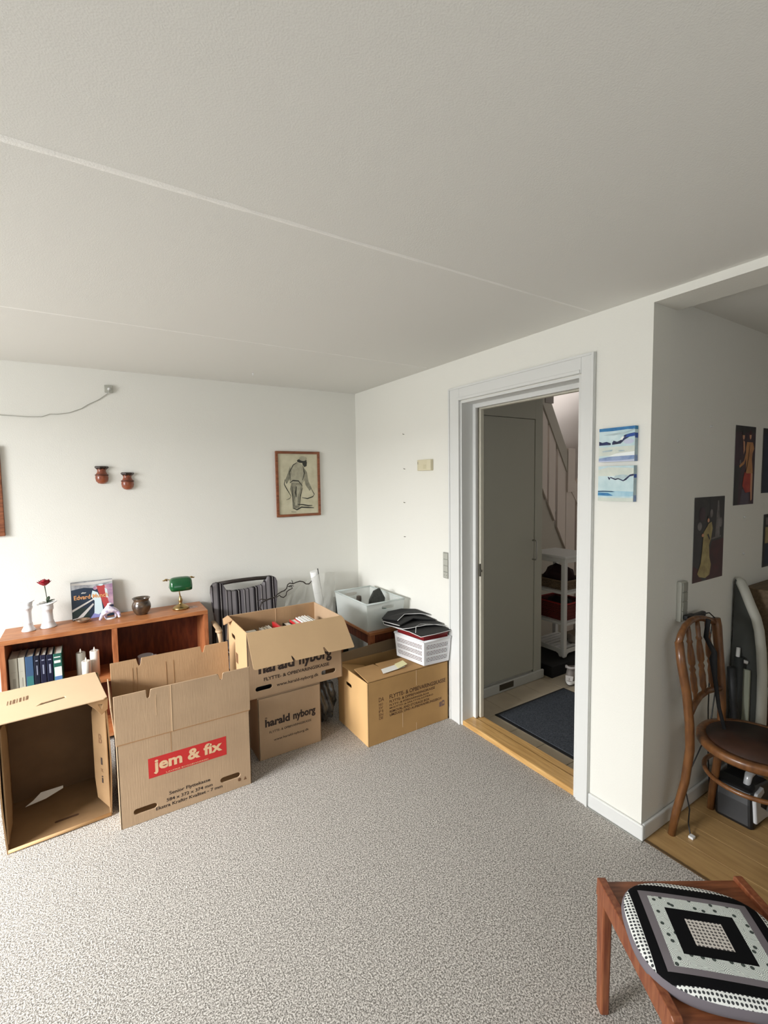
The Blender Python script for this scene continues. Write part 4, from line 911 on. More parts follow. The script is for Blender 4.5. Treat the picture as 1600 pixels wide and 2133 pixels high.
# ---- white perforated basket with red tray and folded black bag on top of box four
def perforated_basket():
    A = Vector((-0.262,-0.985,0.0)); B = Vector((-0.222,-1.232,0.0)); Cc = Vector((-0.033,-1.246,0.0)); Dd = A + (Cc-B); z0 = 0.4000; hh = 0.158
    ctr = (A+B+Cc+Dd)/4; t = thing('storage_basket', 'white perforated plastic basket on the printed box beside the doorway', 'basket', (ctr.x, ctr.y, z0))
    base = [p-ctr for p in (B, Cc, Dd, A)]; topc = [p*1.09 for p in base]
    for k in range(4): topc[k] = topc[k].copy(); 
    # keep clear of the wall
    for k in range(4):
        if topc[k].x + ctr.x > -0.008: topc[k].x = -0.008-ctr.x
    Mw = mat('white_basket_plastic', (228,228,230), 0.4)
    body = None
    for k in range(4):
        a, b = base[k], base[(k+1)%4]; c, d = topc[(k+1)%4], topc[k]
        a3, b3 = Vector((a.x,a.y,0.0)), Vector((b.x,b.y,0.0)); c3, d3 = Vector((c.x,c.y,hh)), Vector((d.x,d.y,hh))
        f = lambda u, v: (a3*(1-u)+b3*u)*(1-v) + (d3*(1-u)+c3*u)*v
        holes = []; L = (b3-a3).length; n = int((L-0.03)/0.0105)
        for band in (0.22, 0.48, 0.74):
            for row in range(3):
                vv = band + (row-1)*0.062
                for i in range(n):
                    uu = (0.018 + (i+0.5)*(L-0.036)/n)/L
                    dv = 0.020; du = 0.0028/L + (0.0012/L if (i+row) % 2 else 0)
                    holes.append([(uu-du,vv-dv),(uu+du,vv-dv),(uu+du,vv+dv),(uu-du,vv+dv)])
        inw = Vector(((b3-a3).y*-1, (b3-a3).x, 0)).normalized()*0.0025
        MB().plate(rect(0,0,1,1), holes, f, inw).build('side_wall', Mw, t)
    MB().hexa([*[(p.x*0.99,p.y*0.99,0.0) for p in base], *[(p.x*0.99,p.y*0.99,0.003) for p in base]]).build('bottom', Mw, t)
    rm = MB()
    for k in range(4):
        p = topc[k]*0.995; q = topc[(k+1)%4]*0.995
        rm.tube([(p.x,p.y,hh),(q.x,q.y,hh)], (0.007,0.007), 8)
    rm.build('rim', Mw, t, smooth=True)
    # dark red tray
    t2 = thing('tray', 'dark red plastic tray sitting in the mouth of the white perforated basket', 'tray', (ctr.x, ctr.y, z0+0.004))
    Mr = mat('dark_red_plastic', (120,22,26), 0.4)
    q0 = [p*0.90 for p in base]; q1 = [p*0.97 for p in base]; mb = MB()
    for k in range(4):
        a, b = q0[k], q0[(k+1)%4]; c, d = q1[(k+1)%4], q1[k]
        f = lambda u, v: (Vector((a.x,a.y,0))*(1-u)+Vector((b.x,b.y,0))*u)*(1-v) + (Vector((d.x,d.y,0.184))*(1-u)+Vector((c.x,c.y,0.184))*u)*v
        inw = Vector(((b-a).y*-1, (b-a).x, 0)).normalized()*0.003
        mb.plate(rect(0,0,1,1), [], f, inw)
    mb.hexa([*[(p.x,p.y,0.0) for p in q0], *[(p.x,p.y,0.003) for p in q0]]); mb.build('body', Mr, t2)
    rm = MB()
    for k in range(4): rm.tube([(q1[k].x,q1[k].y,0.184),(q1[(k+1)%4].x,q1[(k+1)%4].y,0.184)], 0.006, 8)
    rm.build('rim', Mr, t2, smooth=True)
perforated_basket()
def black_bag():
    t = thing('folded_bag', 'black bag with white piping folded flat on the red tray', 'bag', (-0.15,-1.05,0.589))
    def W(x,y,z): return (x+0.15, y+1.05, z-0.589)
    def sheet(name, loop, zf, th, edge):
        mb = MB(); n = len(loop)
        mb.plate(loop, [], lambda a,b: Vector(W(a,b,zf(a,b))), (0,0,th)); mb.build(name, M_black, t, bevel=0.002)
        pts = [W(a,b,zf(a,b)+th*0.5) for a,b in loop]
        if edge: MB().tube([pts[i] for i in edge], 0.0022, 6).build('piping', M_white, t, smooth=True)
    sheet('lower_fold', [(-0.300,-0.93),(-0.285,-1.03),(-0.262,-1.13),(-0.262,-1.255),(-0.15,-1.262),(-0.018,-1.256),(-0.014,-1.10),(-0.014,-0.86),(-0.10,-0.84),(-0.24,-0.86)], lambda a,b: 0.5965, 0.007, [0,1,2,3,4,5])
    sheet('middle_fold', [(-0.325,-0.93),(-0.285,-1.09),(-0.25,-1.11),(-0.13,-1.13),(-0.013,-1.17),(-0.013,-0.86),(-0.12,-0.815),(-0.27,-0.82)], lambda a,b: 0.606+0.010*math.sin((a+0.3)*9), 0.009, [7,0,1,2,3,4])
    sheet('upper_fold', [(-0.330,-0.915),(-0.288,-1.06),(-0.268,-1.055),(-0.14,-1.01),(-0.013,-1.09),(-0.013,-0.85),(-0.10,-0.81),(-0.25,-0.815)], lambda a,b: 0.620+0.012*math.sin((a+0.34)*9)+0.004*math.cos(b*20), 0.008, [0,1])
    sheet('top_flap', [(-0.325,-0.90),(-0.27,-1.01),(-0.16,-0.93),(-0.06,-0.97),(-0.013,-1.03),(-0.013,-0.86),(-0.10,-0.81),(-0.22,-0.81)], lambda a,b: 0.634+0.012*math.sin((a+0.34)*8), 0.008, [1,2,3,4])
    MB().tube([W(-0.262,-1.2,0.612),W(-0.20,-1.12,0.62),W(-0.15,-1.10,0.622),W(-0.08,-1.14,0.62),W(-0.02,-1.2,0.612)], 0.002, 6).build('piping', M_white, t, smooth=True)
black_bag()

# ------------------------------------------------------------ corner: small wooden table, clear bin, rolls, bags, armchair
def side_table():
    x0, x1, y0, y1, h = -0.368, -0.020, -0.812, -0.27, 0.52
    t = thing('side_table', 'small dark reddish wooden table in the corner, under the clear bin', 'table', (x0,y0,0.0))
    w = x1-x0; d = y1-y0
    MB().box((0,0,h-0.02),(w,d,h)).build('tabletop', M_teak, t, bevel=0.004)
    for lx in (0.008, w-0.046):
        for ly in (0.008, d-0.046): MB().box((lx,ly,0),(lx+0.038,ly+0.038,h-0.02)).build('leg', M_teakv, t, bevel=0.003)
    for a, b in (((0.012,0.046,h-0.085),(0.026,d-0.046,h-0.02)), ((w-0.026,0.046,h-0.085),(w-0.012,d-0.046,h-0.02)), ((0.046,0.012,h-0.085),(w-0.046,0.026,h-0.02)), ((0.046,d-0.026,h-0.085),(w-0.046,d-0.012,h-0.02))):
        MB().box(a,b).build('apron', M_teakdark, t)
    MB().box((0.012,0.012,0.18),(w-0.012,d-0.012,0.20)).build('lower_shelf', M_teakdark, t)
side_table()
def clear_plastic(name, rgb, tr, rough=0.45):
    m = bpy.data.materials.new(name); m.use_nodes = True; N = m.node_tree.nodes; L = m.node_tree.links
    b = N['Principled BSDF']; b.inputs['Base Color'].default_value = s2l(rgb)+(1,); b.inputs['Roughness'].default_value = rough
    tl = N.new('ShaderNodeBsdfTranslucent'); tl.inputs[0].default_value = s2l(rgb)+(1,)
    tp = N.new('ShaderNodeBsdfTransparent'); m1 = N.new('ShaderNodeMixShader'); m2 = N.new('ShaderNodeMixShader')
    m1.inputs[0].default_value = 0.5; L.new(b.outputs[0], m1.inputs[1]); L.new(tl.outputs[0], m1.inputs[2])
    m2.inputs[0].default_value = tr; L.new(m1.outputs[0], m2.inputs[1]); L.new(tp.outputs[0], m2.inputs[2])
    L.new(m2.outputs[0], N['Material Output'].inputs[0]); _M[name] = m
    return m
M_clear = clear_plastic('milky_clear_plastic', (240,244,242), 0.45)
M_rim = clear_plastic('milky_rim_plastic', (230,236,234), 0.12)
M_film = clear_plastic('thin_plastic_film', (226,226,220), 0.72, 0.25)
def bin_():
    x0, x1, y0, y1, zb, h = -0.362, -0.075, -0.775, -0.315, 0.5205, 0.195
    t = thing('storage_bin', 'milky clear plastic bin with hand holes standing on the corner table', 'bin', (x0,y0,zb))
    w = x1-x0; d = y1-y0; g = 0.014
    def q(a, b, nm, holes=()):
        a = Vector(a); b = Vector(b); out = Vector(((b-a).y, -(b-a).x, 0)).normalized()
        f = lambda u, v: a + (b-a)*u + out*g*v + ((a-b).normalized()*g*v*(1-2*u)) + Vector((0,0,h*v))
        MB().plate(rect(0,0,1,1), list(holes), f, -out*0.0025).build(nm, M_clear, t)
    hole = [slot(0.56,0.80,0.34,0.12)]
    hole = [[(0.56+0.17*math.copysign(abs(math.cos(k))**0.4, math.cos(k)), 0.80+0.065*math.copysign(abs(math.sin(k))**0.6, math.sin(k))) for k in [2*math.pi*i/16 for i in range(16)]]]
    q((0,0,0),(w,0,0),'side_wall',hole); q((w,0,0),(w,d,0),'side_wall'); q((w,d,0),(0,d,0),'side_wall',hole); q((0,d,0),(0,0,0),'side_wall')
    MB().box((0,0,0),(w,d,0.003)).build('bottom', M_clear, t)
    mb = MB()
    for a, b in (((-g,-g),(w+g,-g)),((w+g,-g),(w+g,d+g)),((w+g,d+g),(-g,d+g)),((-g,d+g),(-g,-g))): mb.tube([(*a,h),(*b,h)], (0.006,0.006), 8)
    mb.build('rim', M_rim, t, smooth=True)
    # things in it
    o = MB().plate([(0,0),(0.14,0.02),(0.155,0.055),(0.125,0.13),(0.07,0.115),(0.02,0.06)], [], lambda a,b: Vector((a,0.35*b,b)), (0,0.02,0)).build('dark_cloth', mat('dark_grey_cloth', (58,60,56), 0.9, rgb2=(46,48,44), vscale=60), bevel=0.006)
    o.location = (x0+0.095, y0+0.14, zb+0.115); tag(o, 'dark grey folded cloth sticking up out of the clear bin', 'cloth')
    o = MB().box((0,0,0),(0.20,0.12,0.10)).build('teal_case', mat('dark_teal_plastic', (44,84,80), 0.5), bevel=0.012, segs=3); o.location = (x0+0.04,y0+0.03,zb+0.0035); tag(o, 'dark teal case seen through the hand hole of the clear bin', 'case')
    o = MB().tube([(0,0,0),(0.05,0.01,0.01),(0.11,0.015,0.0)], (0.014,0.008), 10).build('metal_spoon_rest', M_steel, smooth=True); o.location = (x0+0.075,y0+0.075,zb+0.165-0.05); tag(o, 'pale rounded metal object near the front rim of the clear bin', 'utensil')
    o = MB().lathe([(0.02,0),(0.026,0.03),(0.016,0.07),(0.02,0.10),(0.018,0.125),(0.0,0.13)], seg=16).build('small_figure', mat('dark_brownish_grey', (84,74,66), 0.7), smooth=True); o.location = (x0+0.10,y0+0.30,zb+0.0035+0.05); tag(o, 'small dark brownish object beside the cloth in the clear bin', 'ornament')
bin_()
t = thing('paper_roll', 'white paper roll standing upright against the back wall behind the open box', 'roll', (-0.335,-0.13,0.0))
MB().tube([(0,0,0),(-0.148,-0.02,0.862)], 0.031, 24).build('roll', mat('white_roll_paper', (236,236,234), 0.6), t, smooth=False)
MB().tube([(-0.06,-0.008,0.345),(-0.0625,-0.0085,0.36)], 0.0316, 24).build('tape_band', M_white, t); MB().tube([(-0.118,-0.016,0.69),(-0.1185,-0.016,0.692)], 0.0317, 24).build('tape_band', mat('grey_tape', (200,200,198), 0.5), t)
for p in t.children[0].data.polygons: p.use_smooth = len(p.vertices) == 4
o = MB().tube([(-0.285,-0.055,0.0),(-0.405,-0.05,0.86)], 0.004, 8).build('thin_rod', M_blk, smooth=True); tag(o, 'thin black rod leaning on the wall behind the white roll', 'rod')
o = MB().box((0,0,0),(0.09,0.09,0.60)).build('storage_case', mat('dark_green_grey_case', (62,68,62), 0.6), bevel=0.004); o.location = (-0.27-0.0,-0.13-0.0,0.0); o.location = (-0.265,-0.125,0.0); tag(o, 'narrow dark green-grey case standing in the corner left of the clear bin', 'case')
def film(name, label, x0, x1, y, zs, seed, m, dy=0.03):
    rnd = random.Random(seed); nx, nz = 16, 14; vs = []; fs = []
    for i in range(nz+1):
        for j in range(nx+1):
            u, v = j/nx, i/nz; x = x0 + (x1-x0)*u; z1 = zs(u); z = 0.0 + z1*v
            vs.append((x, y + dy*math.sin(9*u+4*v)*math.sin(7*v+2*u) + rnd.uniform(-1,1)*0.008, z))
    for i in range(nz):
        for j in range(nx): a = i*(nx+1)+j; fs += [(a,a+1,a+nx+2),(a,a+nx+2,a+nx+1)]
    o = MB().add(vs, fs).build(name, m); md = o.modifiers.new('thick','SOLIDIFY'); md.thickness = 0.0008
    tag(o, label, 'bag'); return o
film('plastic_film', 'crumpled clear plastic film standing around the white roll', -0.755, -0.345, -0.235, lambda u: 0.72+0.145*min(1,u*1.4)-0.05*max(0,u-0.85)*6*0.3, 3, M_film)
# bin bag on the floor between the boxes
bm = bmesh.new(); bmesh.ops.create_icosphere(bm, subdivisions=4, radius=1)
for v in bm.verts:
    c = v.co; n = 1 + 0.10*math.sin(9*c.x+4*c.z) + 0.07*math.sin(13*c.y-5*c.z) + 0.05*math.sin(23*c.z+11*c.x)
    v.co = Vector((c.x*0.078*n, c.y*0.11*n, max(c.z,-0.85)*0.150*n + 0.165))
z0 = min(v.co.z for v in bm.verts)
for v in bm.verts: v.co.z -= z0
me = bpy.data.meshes.new('rubbish_bag'); bm.to_mesh(me); bm.free()
o = finish('rubbish_bag', me, mat('smoky_bag_plastic', (78,80,80), 0.25, rgb2=(40,42,42), vscale=14, coat=0.4, bump=0.6, bscale=25), smooth=True); o.location = (-0.725,-0.78,0.0)
tag(o, 'smoky grey plastic bag on the floor between the stacked boxes and the printed box', 'bag')

# twisted dark branch
def twigs():
    y = -0.35
    t = thing('branch', 'dark twisted decorative branch rising behind the open box of books', 'branch', (-0.60,-0.33,0.0))
    def P(l): return [(x+0.60, yy+0.33, z) for x, yy, z in l]
    A = [(-0.60,-0.33,0.0),(-0.70,-0.34,0.25),(-0.82,-0.36,0.45),(-0.93,-0.36,0.60),(-0.99,-0.37,0.70),(-0.97,-0.36,0.735),(-0.92,-0.355,0.748),(-0.88,-0.35,0.752)]
    MB().tube(P(A), [0.007,0.007,0.006,0.006,0.005,0.005,0.005,0.005], 8).build('stem', mat('dark_bark', (46,38,32), 0.8), t, smooth=True)
    B = [(-0.88,-0.35,0.752),(-0.85,-0.34,0.770),(-0.82,-0.35,0.788),(-0.80,-0.345,0.79),(-0.785,-0.35,0.805),(-0.775,-0.35,0.832),(-0.755,-0.34,0.838),(-0.735,-0.35,0.832),(-0.71,-0.35,0.840),(-0.68,-0.345,0.843),(-0.655,-0.35,0.836),(-0.635,-0.35,0.818),(-0.61,-0.35,0.815),(-0.585,-0.34,0.832)]
    MB().tube(P(B), [0.004]*13+[0.0025], 8).build('twig', _M['dark_bark'], t, smooth=True)
    Cc = [(-0.88,-0.35,0.752),(-0.855,-0.35,0.755),(-0.84,-0.355,0.765),(-0.83,-0.35,0.752),(-0.81,-0.35,0.742),(-0.79,-0.35,0.755),(-0.785,-0.35,0.78),(-0.765,-0.345,0.79),(-0.74,-0.35,0.80),(-0.745,-0.35,0.812),(-0.775,-0.35,0.818),(-0.75,-0.35,0.823),(-0.73,-0.35,0.815)]
    MB().tube(P(Cc), [0.0035]*12+[0.002], 8).build('twig', _M['dark_bark'], t, smooth=True)
    MB().tube(P([(-0.735,-0.35,0.832),(-0.74,-0.35,0.850),(-0.745,-0.35,0.862)]), [0.003,0.0025,0.0015], 6).build('twig', _M['dark_bark'], t, smooth=True)
    MB().tube(P([(-0.93,-0.355,0.745),(-0.97,-0.34,0.752),(-1.0,-0.35,0.742)]), [0.004,0.003,0.002], 6).build('twig', _M['dark_bark'], t, smooth=True)
twigs()

def stripes_mat():
    m = mat('striped_upholstery', (120,116,114), 0.9, spec=0.1, bump=0.3, bscale=300); N, L, b = MIX(m)
    tc = N.new('ShaderNodeTexCoord'); sp = N.new('ShaderNodeSeparateXYZ'); L.new(tc.outputs['Object'], sp.inputs[0])
    mu = N.new('ShaderNodeMath'); mu.operation = 'MULTIPLY'; mu.inputs[1].default_value = 1/0.125; L.new(sp.outputs[0], mu.inputs[0])
    fr = N.new('ShaderNodeMath'); fr.operation = 'FRACT'; L.new(mu.outputs[0], fr.inputs[0])
    r = N.new('ShaderNodeValToRGB'); r.color_ramp.interpolation = 'CONSTANT'; e = r.color_ramp.elements
    e[0].position = 0.0; e[0].color = s2l((118,114,116))+(1,); e[1].position = 0.16; e[1].color = s2l((46,42,44))+(1,)
    for p, c in ((0.22,(128,124,126)),(0.42,(84,82,84)),(0.48,(34,30,32)),(0.60,(200,196,194)),(0.625,(40,36,38)),(0.72,(112,108,112)),(0.90,(190,186,184)),(0.925,(60,56,58))):
        x = e.new(p); x.color = s2l(c)+(1,)
    L.new(fr.outputs[0], r.inputs[0]); L.new(r.outputs[0], b.inputs['Base Color'])
    return m
def armchair():
    t = thing('armchair', 'armchair with grey striped upholstery and pale wooden arms against the back wall', 'armchair', (-1.035,-0.30,0.0))
    M_s = stripes_mat(); M_f = mat('dark_chair_frame', (44,36,32), 0.5); M_a = mat('pale_worn_wood', (186,158,124), 0.5)
    # backrest: bulging panel with a gap below the top rail; local plane leans back
    lean = math.radians(9); yb = 0.115
    def f(a, b): return Vector((a, yb-0.04+math.sin(lean)*(b-0.42)*0.5, b))
    out = [(-0.19,0.40),(0.19,0.40),(0.205,0.55),(0.225,0.66),(0.238,0.76),(0.24,0.83),(0.228,0.862),(0.20,0.872),(0.165,0.873),(0.158,0.852),(0.135,0.818),(0.08,0.808),(0.0,0.800),(-0.08,0.800),(-0.125,0.808),(-0.14,0.83),(-0.155,0.862),(-0.19,0.872),(-0.215,0.866),(-0.232,0.845),(-0.236,0.80),(-0.228,0.72),(-0.215,0.60)]
    MB().plate(out, [], f, (0,0.055,0)).build('backrest', M_s, t, bevel=0.012, segs=3)
    MB().tube([f(-0.19,0.860)+Vector((0,0.03,0)), f(-0.08,0.866)+Vector((0,0.03,0)), f(0.0,0.867)+Vector((0,0.03,0)), f(0.09,0.866)+Vector((0,0.03,0)), f(0.195,0.860)+Vector((0,0.03,0))], (0.014,0.018), 10).build('top_rail', M_f, t, smooth=True)
    mb = MB().plate(rect(-0.205,-0.335,0.205,0.08), [], lambda a,b: Vector((a,b+0.10,0.34)), (0,0,0.09)); mb.build('seat', M_s, t, bevel=0.02, segs=3)
    for s in (-1, 1):
        A = [(s*0.225,0.13,0.60),(s*0.232,0.05,0.605),(s*0.242,-0.10,0.615),(s*0.262,-0.20,0.628),(s*0.268,-0.235,0.634)]
        MB().tube(A, [(0.010,0.016),(0.011,0.018),(0.012,0.018),(0.012,0.022),(0.008,0.016)], 12).build('armrest', M_a, t, smooth=True)
        MB().tube([(s*0.262,-0.215,0.625),(s*0.252,-0.20,0.56),(s*0.245,-0.19,0.42),(s*0.24,-0.20,0.0)], [0.016,0.013,0.014,0.011], 10).build('leg', M_a, t, smooth=True)
        MB().tube([(s*0.222,0.13,0.60),(s*0.222,0.14,0.35),(s*0.222,0.17,0.0)], [0.013,0.014,0.011], 10).build('leg', M_f, t, smooth=True)
        MB().box((s*0.205,-0.28,0.33),(s*0.222,0.17,0.37)).build('side_rail', M_f, t)
armchair()
o = MB().lathe([(0.0,0),(0.035,0.0),(0.055,0.02),(0.05,0.06),(0.058,0.11),(0.04,0.15),(0.0,0.16)], seg=20, wob=lambda a,z: 1+0.12*math.sin(3*a+20*z)).build('white_cloth_bundle', mat('white_cotton', (232,232,230), 0.9), smooth=True)
o.location = (-1.175,-0.49,0.432); tag(o, 'white cloth bundle on the armchair seat, left of the open box of books', 'cloth')

# ------------------------------------------------------------ bookshelf and what stands on it
def bookcase():
    x0, x1, yf, yb, h, T2 = -2.412, -1.317, -0.291, -0.015, 0.721, 0.026
    t = thing('bookcase', 'low teak bookcase with open compartments along the back wall', 'bookcase', (x0, yf, 0.0))
    w = x1-x0; d = yb-yf
    MB().box((0,0,h-T2),(w,d,h)).build('top_panel', M_teak, t, bevel=0.002)
    for xx in (0.0, w-0.026): MB().box((xx,0.001,0),(xx+0.026,d,h-T2)).build('side_panel', M_teakv, t, bevel=0.0015)
    MB().box((0.537,0.002,0.05),(0.565,d-0.01,h-T2)).build('divider', M_teakv, t, bevel=0.0015)
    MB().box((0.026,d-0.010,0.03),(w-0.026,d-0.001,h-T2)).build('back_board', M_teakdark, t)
    for a, b in ((0.026,0.537),(0.565,w-0.026)):
        for z in (0.03, 0.375): MB().box((a,0.004,z),(b,d-0.010,z+0.022)).build('shelf', M_teak, t, bevel=0.0015)
bookcase()
ZS = 0.7215; ZL = 0.3975
def candlestick(label, x, y, prof, slabw, rise):
    t = thing('candlestick', label, 'candlestick', (x, y, ZS), 0, 'white porcelain candlesticks')
    MB().lathe(prof, seg=32).build('body', M_ceramic, t, smooth=True)
    z = prof[-1][1]
    n = 24; mb = MB(); vs = []
    loop = [(slabw*math.cos(2*math.pi*i/n)*(1+0.10*math.cos(2*(2*math.pi*i/n))), slabw*0.8*math.sin(2*math.pi*i/n)) for i in range(n)]
    f = lambda a, b: Vector((a, b, z-0.004 + rise*(a/slabw)**2 + 0.10*a))
    mb.plate(loop, [ell(0,0,0.011,0.011,12)], f, (0,0,0.005)); mb.build('leaf_dish', M_ceramic, t, smooth=False, bevel=0.0015)
    return t
candlestick('slim white porcelain candlestick at the left end of the bookcase', -2.290, -0.138, [(0.0,0.0),(0.033,0.0),(0.035,0.004),(0.030,0.014),(0.024,0.026),(0.021,0.045),(0.022,0.047),(0.0195,0.05),(0.0185,0.11),(0.021,0.128),(0.025,0.13),(0.0265,0.135),(0.0265,0.142),(0.023,0.146),(0.025,0.158),(0.027,0.170)], 0.032, 0.004)
candlestick('wide white porcelain candlestick holding the red rose', -2.197, -0.115, [(0.0,0.0),(0.041,0.0),(0.043,0.004),(0.038,0.012),(0.033,0.024),(0.029,0.036),(0.030,0.038),(0.027,0.041),(0.026,0.085),(0.027,0.104),(0.030,0.106),(0.031,0.112),(0.031,0.126),(0.030,0.130),(0.032,0.142)], 0.046, 0.006)
def rose():
    t = thing('rose', 'single red artificial rose standing in the wide white candlestick', 'flower', (-2.197,-0.115,ZS+0.1445))
    Mr = mat('rose_red', (176,20,42), 0.6, rgb2=(120,10,28), vscale=50); Mg = mat('rose_green', (44,62,40), 0.6)
    MB().tube([(0,0,-0.03),(0.001,0,0.03),(-0.003,0,0.07),(-0.006,0,0.105)], [0.002,0.002,0.0022,0.003], 8).build('stem', Mg, t, smooth=True)
    c = Vector((-0.007,0,0.12)); 
    MB().lathe([(0.0,-0.012),(0.010,-0.008),(0.017,0.004),(0.018,0.012),(0.012,0.022),(0.0,0.020)], tuple(c), 16).build('bud', Mr, t, smooth=True)
    k = 0
    for ring, (n, r, h0, op) in enumerate(((4,0.017,0.020,0.2),(5,0.024,0.016,0.5),(6,0.030,0.010,0.85))):
        for i in range(n):
            a0 = 2*math.pi*(i+0.5*ring)/n; mb = MB(); vs = []; fs = []; m = 6
            for p in range(m+1):
                for q in range(m+1):
                    u = (p/m-0.5)*2.2*math.pi/n*1.25; v = q/m
                    rr = 0.006 + (r-0.006)*math.sin(v*math.pi/2) + op*0.006*v**3; w = math.sin(min(1,v*1.3+0.25)*math.pi/2)*(1-0.55*v**4)
                    a = a0 + u*w
                    vs.append((c.x+rr*math.cos(a), c.y+rr*math.sin(a), c.z-0.012 + v*(h0+0.018) - 0.006*abs(u)*v))
            for p in range(m):
                for q in range(m): b = p*(m+1)+q; fs.append((b,b+1,b+m+2,b+m+1))
            mb.add(vs, fs); o = mb.build('petal', Mr, t, smooth=True); md = o.modifiers.new('th','SOLIDIFY'); md.thickness = 0.0008
    for (a, l, z, el) in ((0.5,0.045,0.0,0.25),(2.9,0.04,0.004,-0.1),(1.0,0.042,0.0,1.0)):
        mb = MB(); n = 6; L = []; R = []
        for i in range(n+1):
            s = i/n; w = 0.011*math.sin(math.pi*min(1,s*0.95+0.03)); px = s*l*math.cos(el); pz = z + s*l*math.sin(el) + 0.006*math.sin(s*3)
            L.append((px*math.cos(a)-w*math.sin(a), px*math.sin(a)+w*math.cos(a), pz+0.002)); R.append((px*math.cos(a)+w*math.sin(a), px*math.sin(a)-w*math.cos(a), pz))
        mb.add(L+R, [(i,i+1,n+2+i,n+1+i) for i in range(n)]); o = mb.build('leaf', Mg, t, smooth=True); md = o.modifiers.new('th','SOLIDIFY'); md.thickness = 0.0008
rose()
def art_book():
    t = thing('art_book', 'large dark art book with a colourful cover leaning upright against the wall', 'book', (-2.078,-0.045,ZS), 0)
    w, h, th, a = 0.226, 0.236, 0.016, math.radians(4.5)
    u = Vector((1,0,0)); v = Vector((0,math.sin(a),math.cos(a))); n = Vector((0,-math.cos(a),math.sin(a)))
    def bx(a0,b0,c0,a1,b1,c1):
        P = lambda a_,b_,c_: tuple(u*a_+v*b_+n*c_)
        return [P(a0,b0,c0),P(a1,b0,c0),P(a1,b0,c1),P(a0,b0,c1),P(a0,b1,c0),P(a1,b1,c0),P(a1,b1,c1),P(a0,b1,c1)]
    cov = mat('dark_book_cover', (34,46,62), 0.35)
    MB().hexa(bx(0,0,0.0,w,h,0.002)).hexa(bx(0,0,th-0.002,w,h,th)).hexa(bx(0,0,0.002,0.002,h,th-0.002)).build('cover', cov, t)
    MB().hexa(bx(0.002,0.003,0.0022,w-0.003,h-0.003,th-0.0022)).build('pages', M_paper, t)
    nv = mat('cover_navy', (30,46,66), 0.3); gy = mat('cover_grey', (126,130,138), 0.3, rgb2=(180,182,184), vscale=30); wh = mat('cover_pale', (206,226,230), 0.3); rd = mat('cover_red', (178,66,66), 0.3); pk = mat('cover_pink', (198,160,176), 0.3, rgb2=(150,120,150), vscale=30)
    lv = mat('cover_lilac', (138,140,196), 0.3); st = mat('cover_streak', (206,204,200), 0.3); go = mat('cover_gold', (232,170,110), 0.4); bl = mat('cover_deep_green', (34,50,48), 0.3)
    S = [(nv, rect(0,0,1,1)), (gy, [(0,0.80),(0.3,0.84),(0.55,0.80),(1,0.86),(1,1),(0,1)]), (st, [(0,0.93),(0.5,0.90),(1,0.94),(1,0.985),(0,0.975)]), (bl, rect(0,0,0.4,0.30)),
         (st, [(0.0,0.28),(0.5,0.52),(0.52,0.49),(0.0,0.22)]), (st, [(0.1,0.04),(0.5,0.40),(0.52,0.36),(0.25,0.06)]), (st, [(0.0,0.04),(0.2,0.07),(0.2,0.05),(0.0,0.01)]), (lv, [(0.42,0.0),(0.75,0.0),(0.56,0.20)]),
         (pk, [(0.78,0.86),(1,0.88),(1,0.3),(0.88,0.3)]), (rd, [(0.60,0.85),(0.80,0.86),(0.84,0.60),(0.90,0.30),(0.78,0.20),(0.70,0.50),(0.64,0.70)]), (wh, [(0.50,0.74),(0.62,0.68),(0.70,0.50),(0.74,0.14),(0.62,0.08),(0.52,0.12),(0.54,0.46),(0.46,0.58)]), (wh, [(0.80,0.78),(0.86,0.74),(0.88,0.50),(0.82,0.52)]),
         (pk, ell(0.57,0.80,0.05,0.05,12)), (wh, ell(0.71,0.87,0.06,0.025,12))]
    o = u*0.002 + n*th; ar = art('cover_print', t, o, u, v, w-0.002, h, S, 0.0002)
    f = lambda a_, b_: o + n*0.0034 + u*a_ + v*b_
    mb = MB(); put_text(mb, 'Edvard Munch', f, 0.012, 0.126, 0.196, 0.153, 0.012, 0); put_text(mb, 'after', f, 0.052, 0.162, 0.078, 0.171, 0.02, 1)
    mb.build_raw('cover_title', [go, M_paper], t)
art_book()
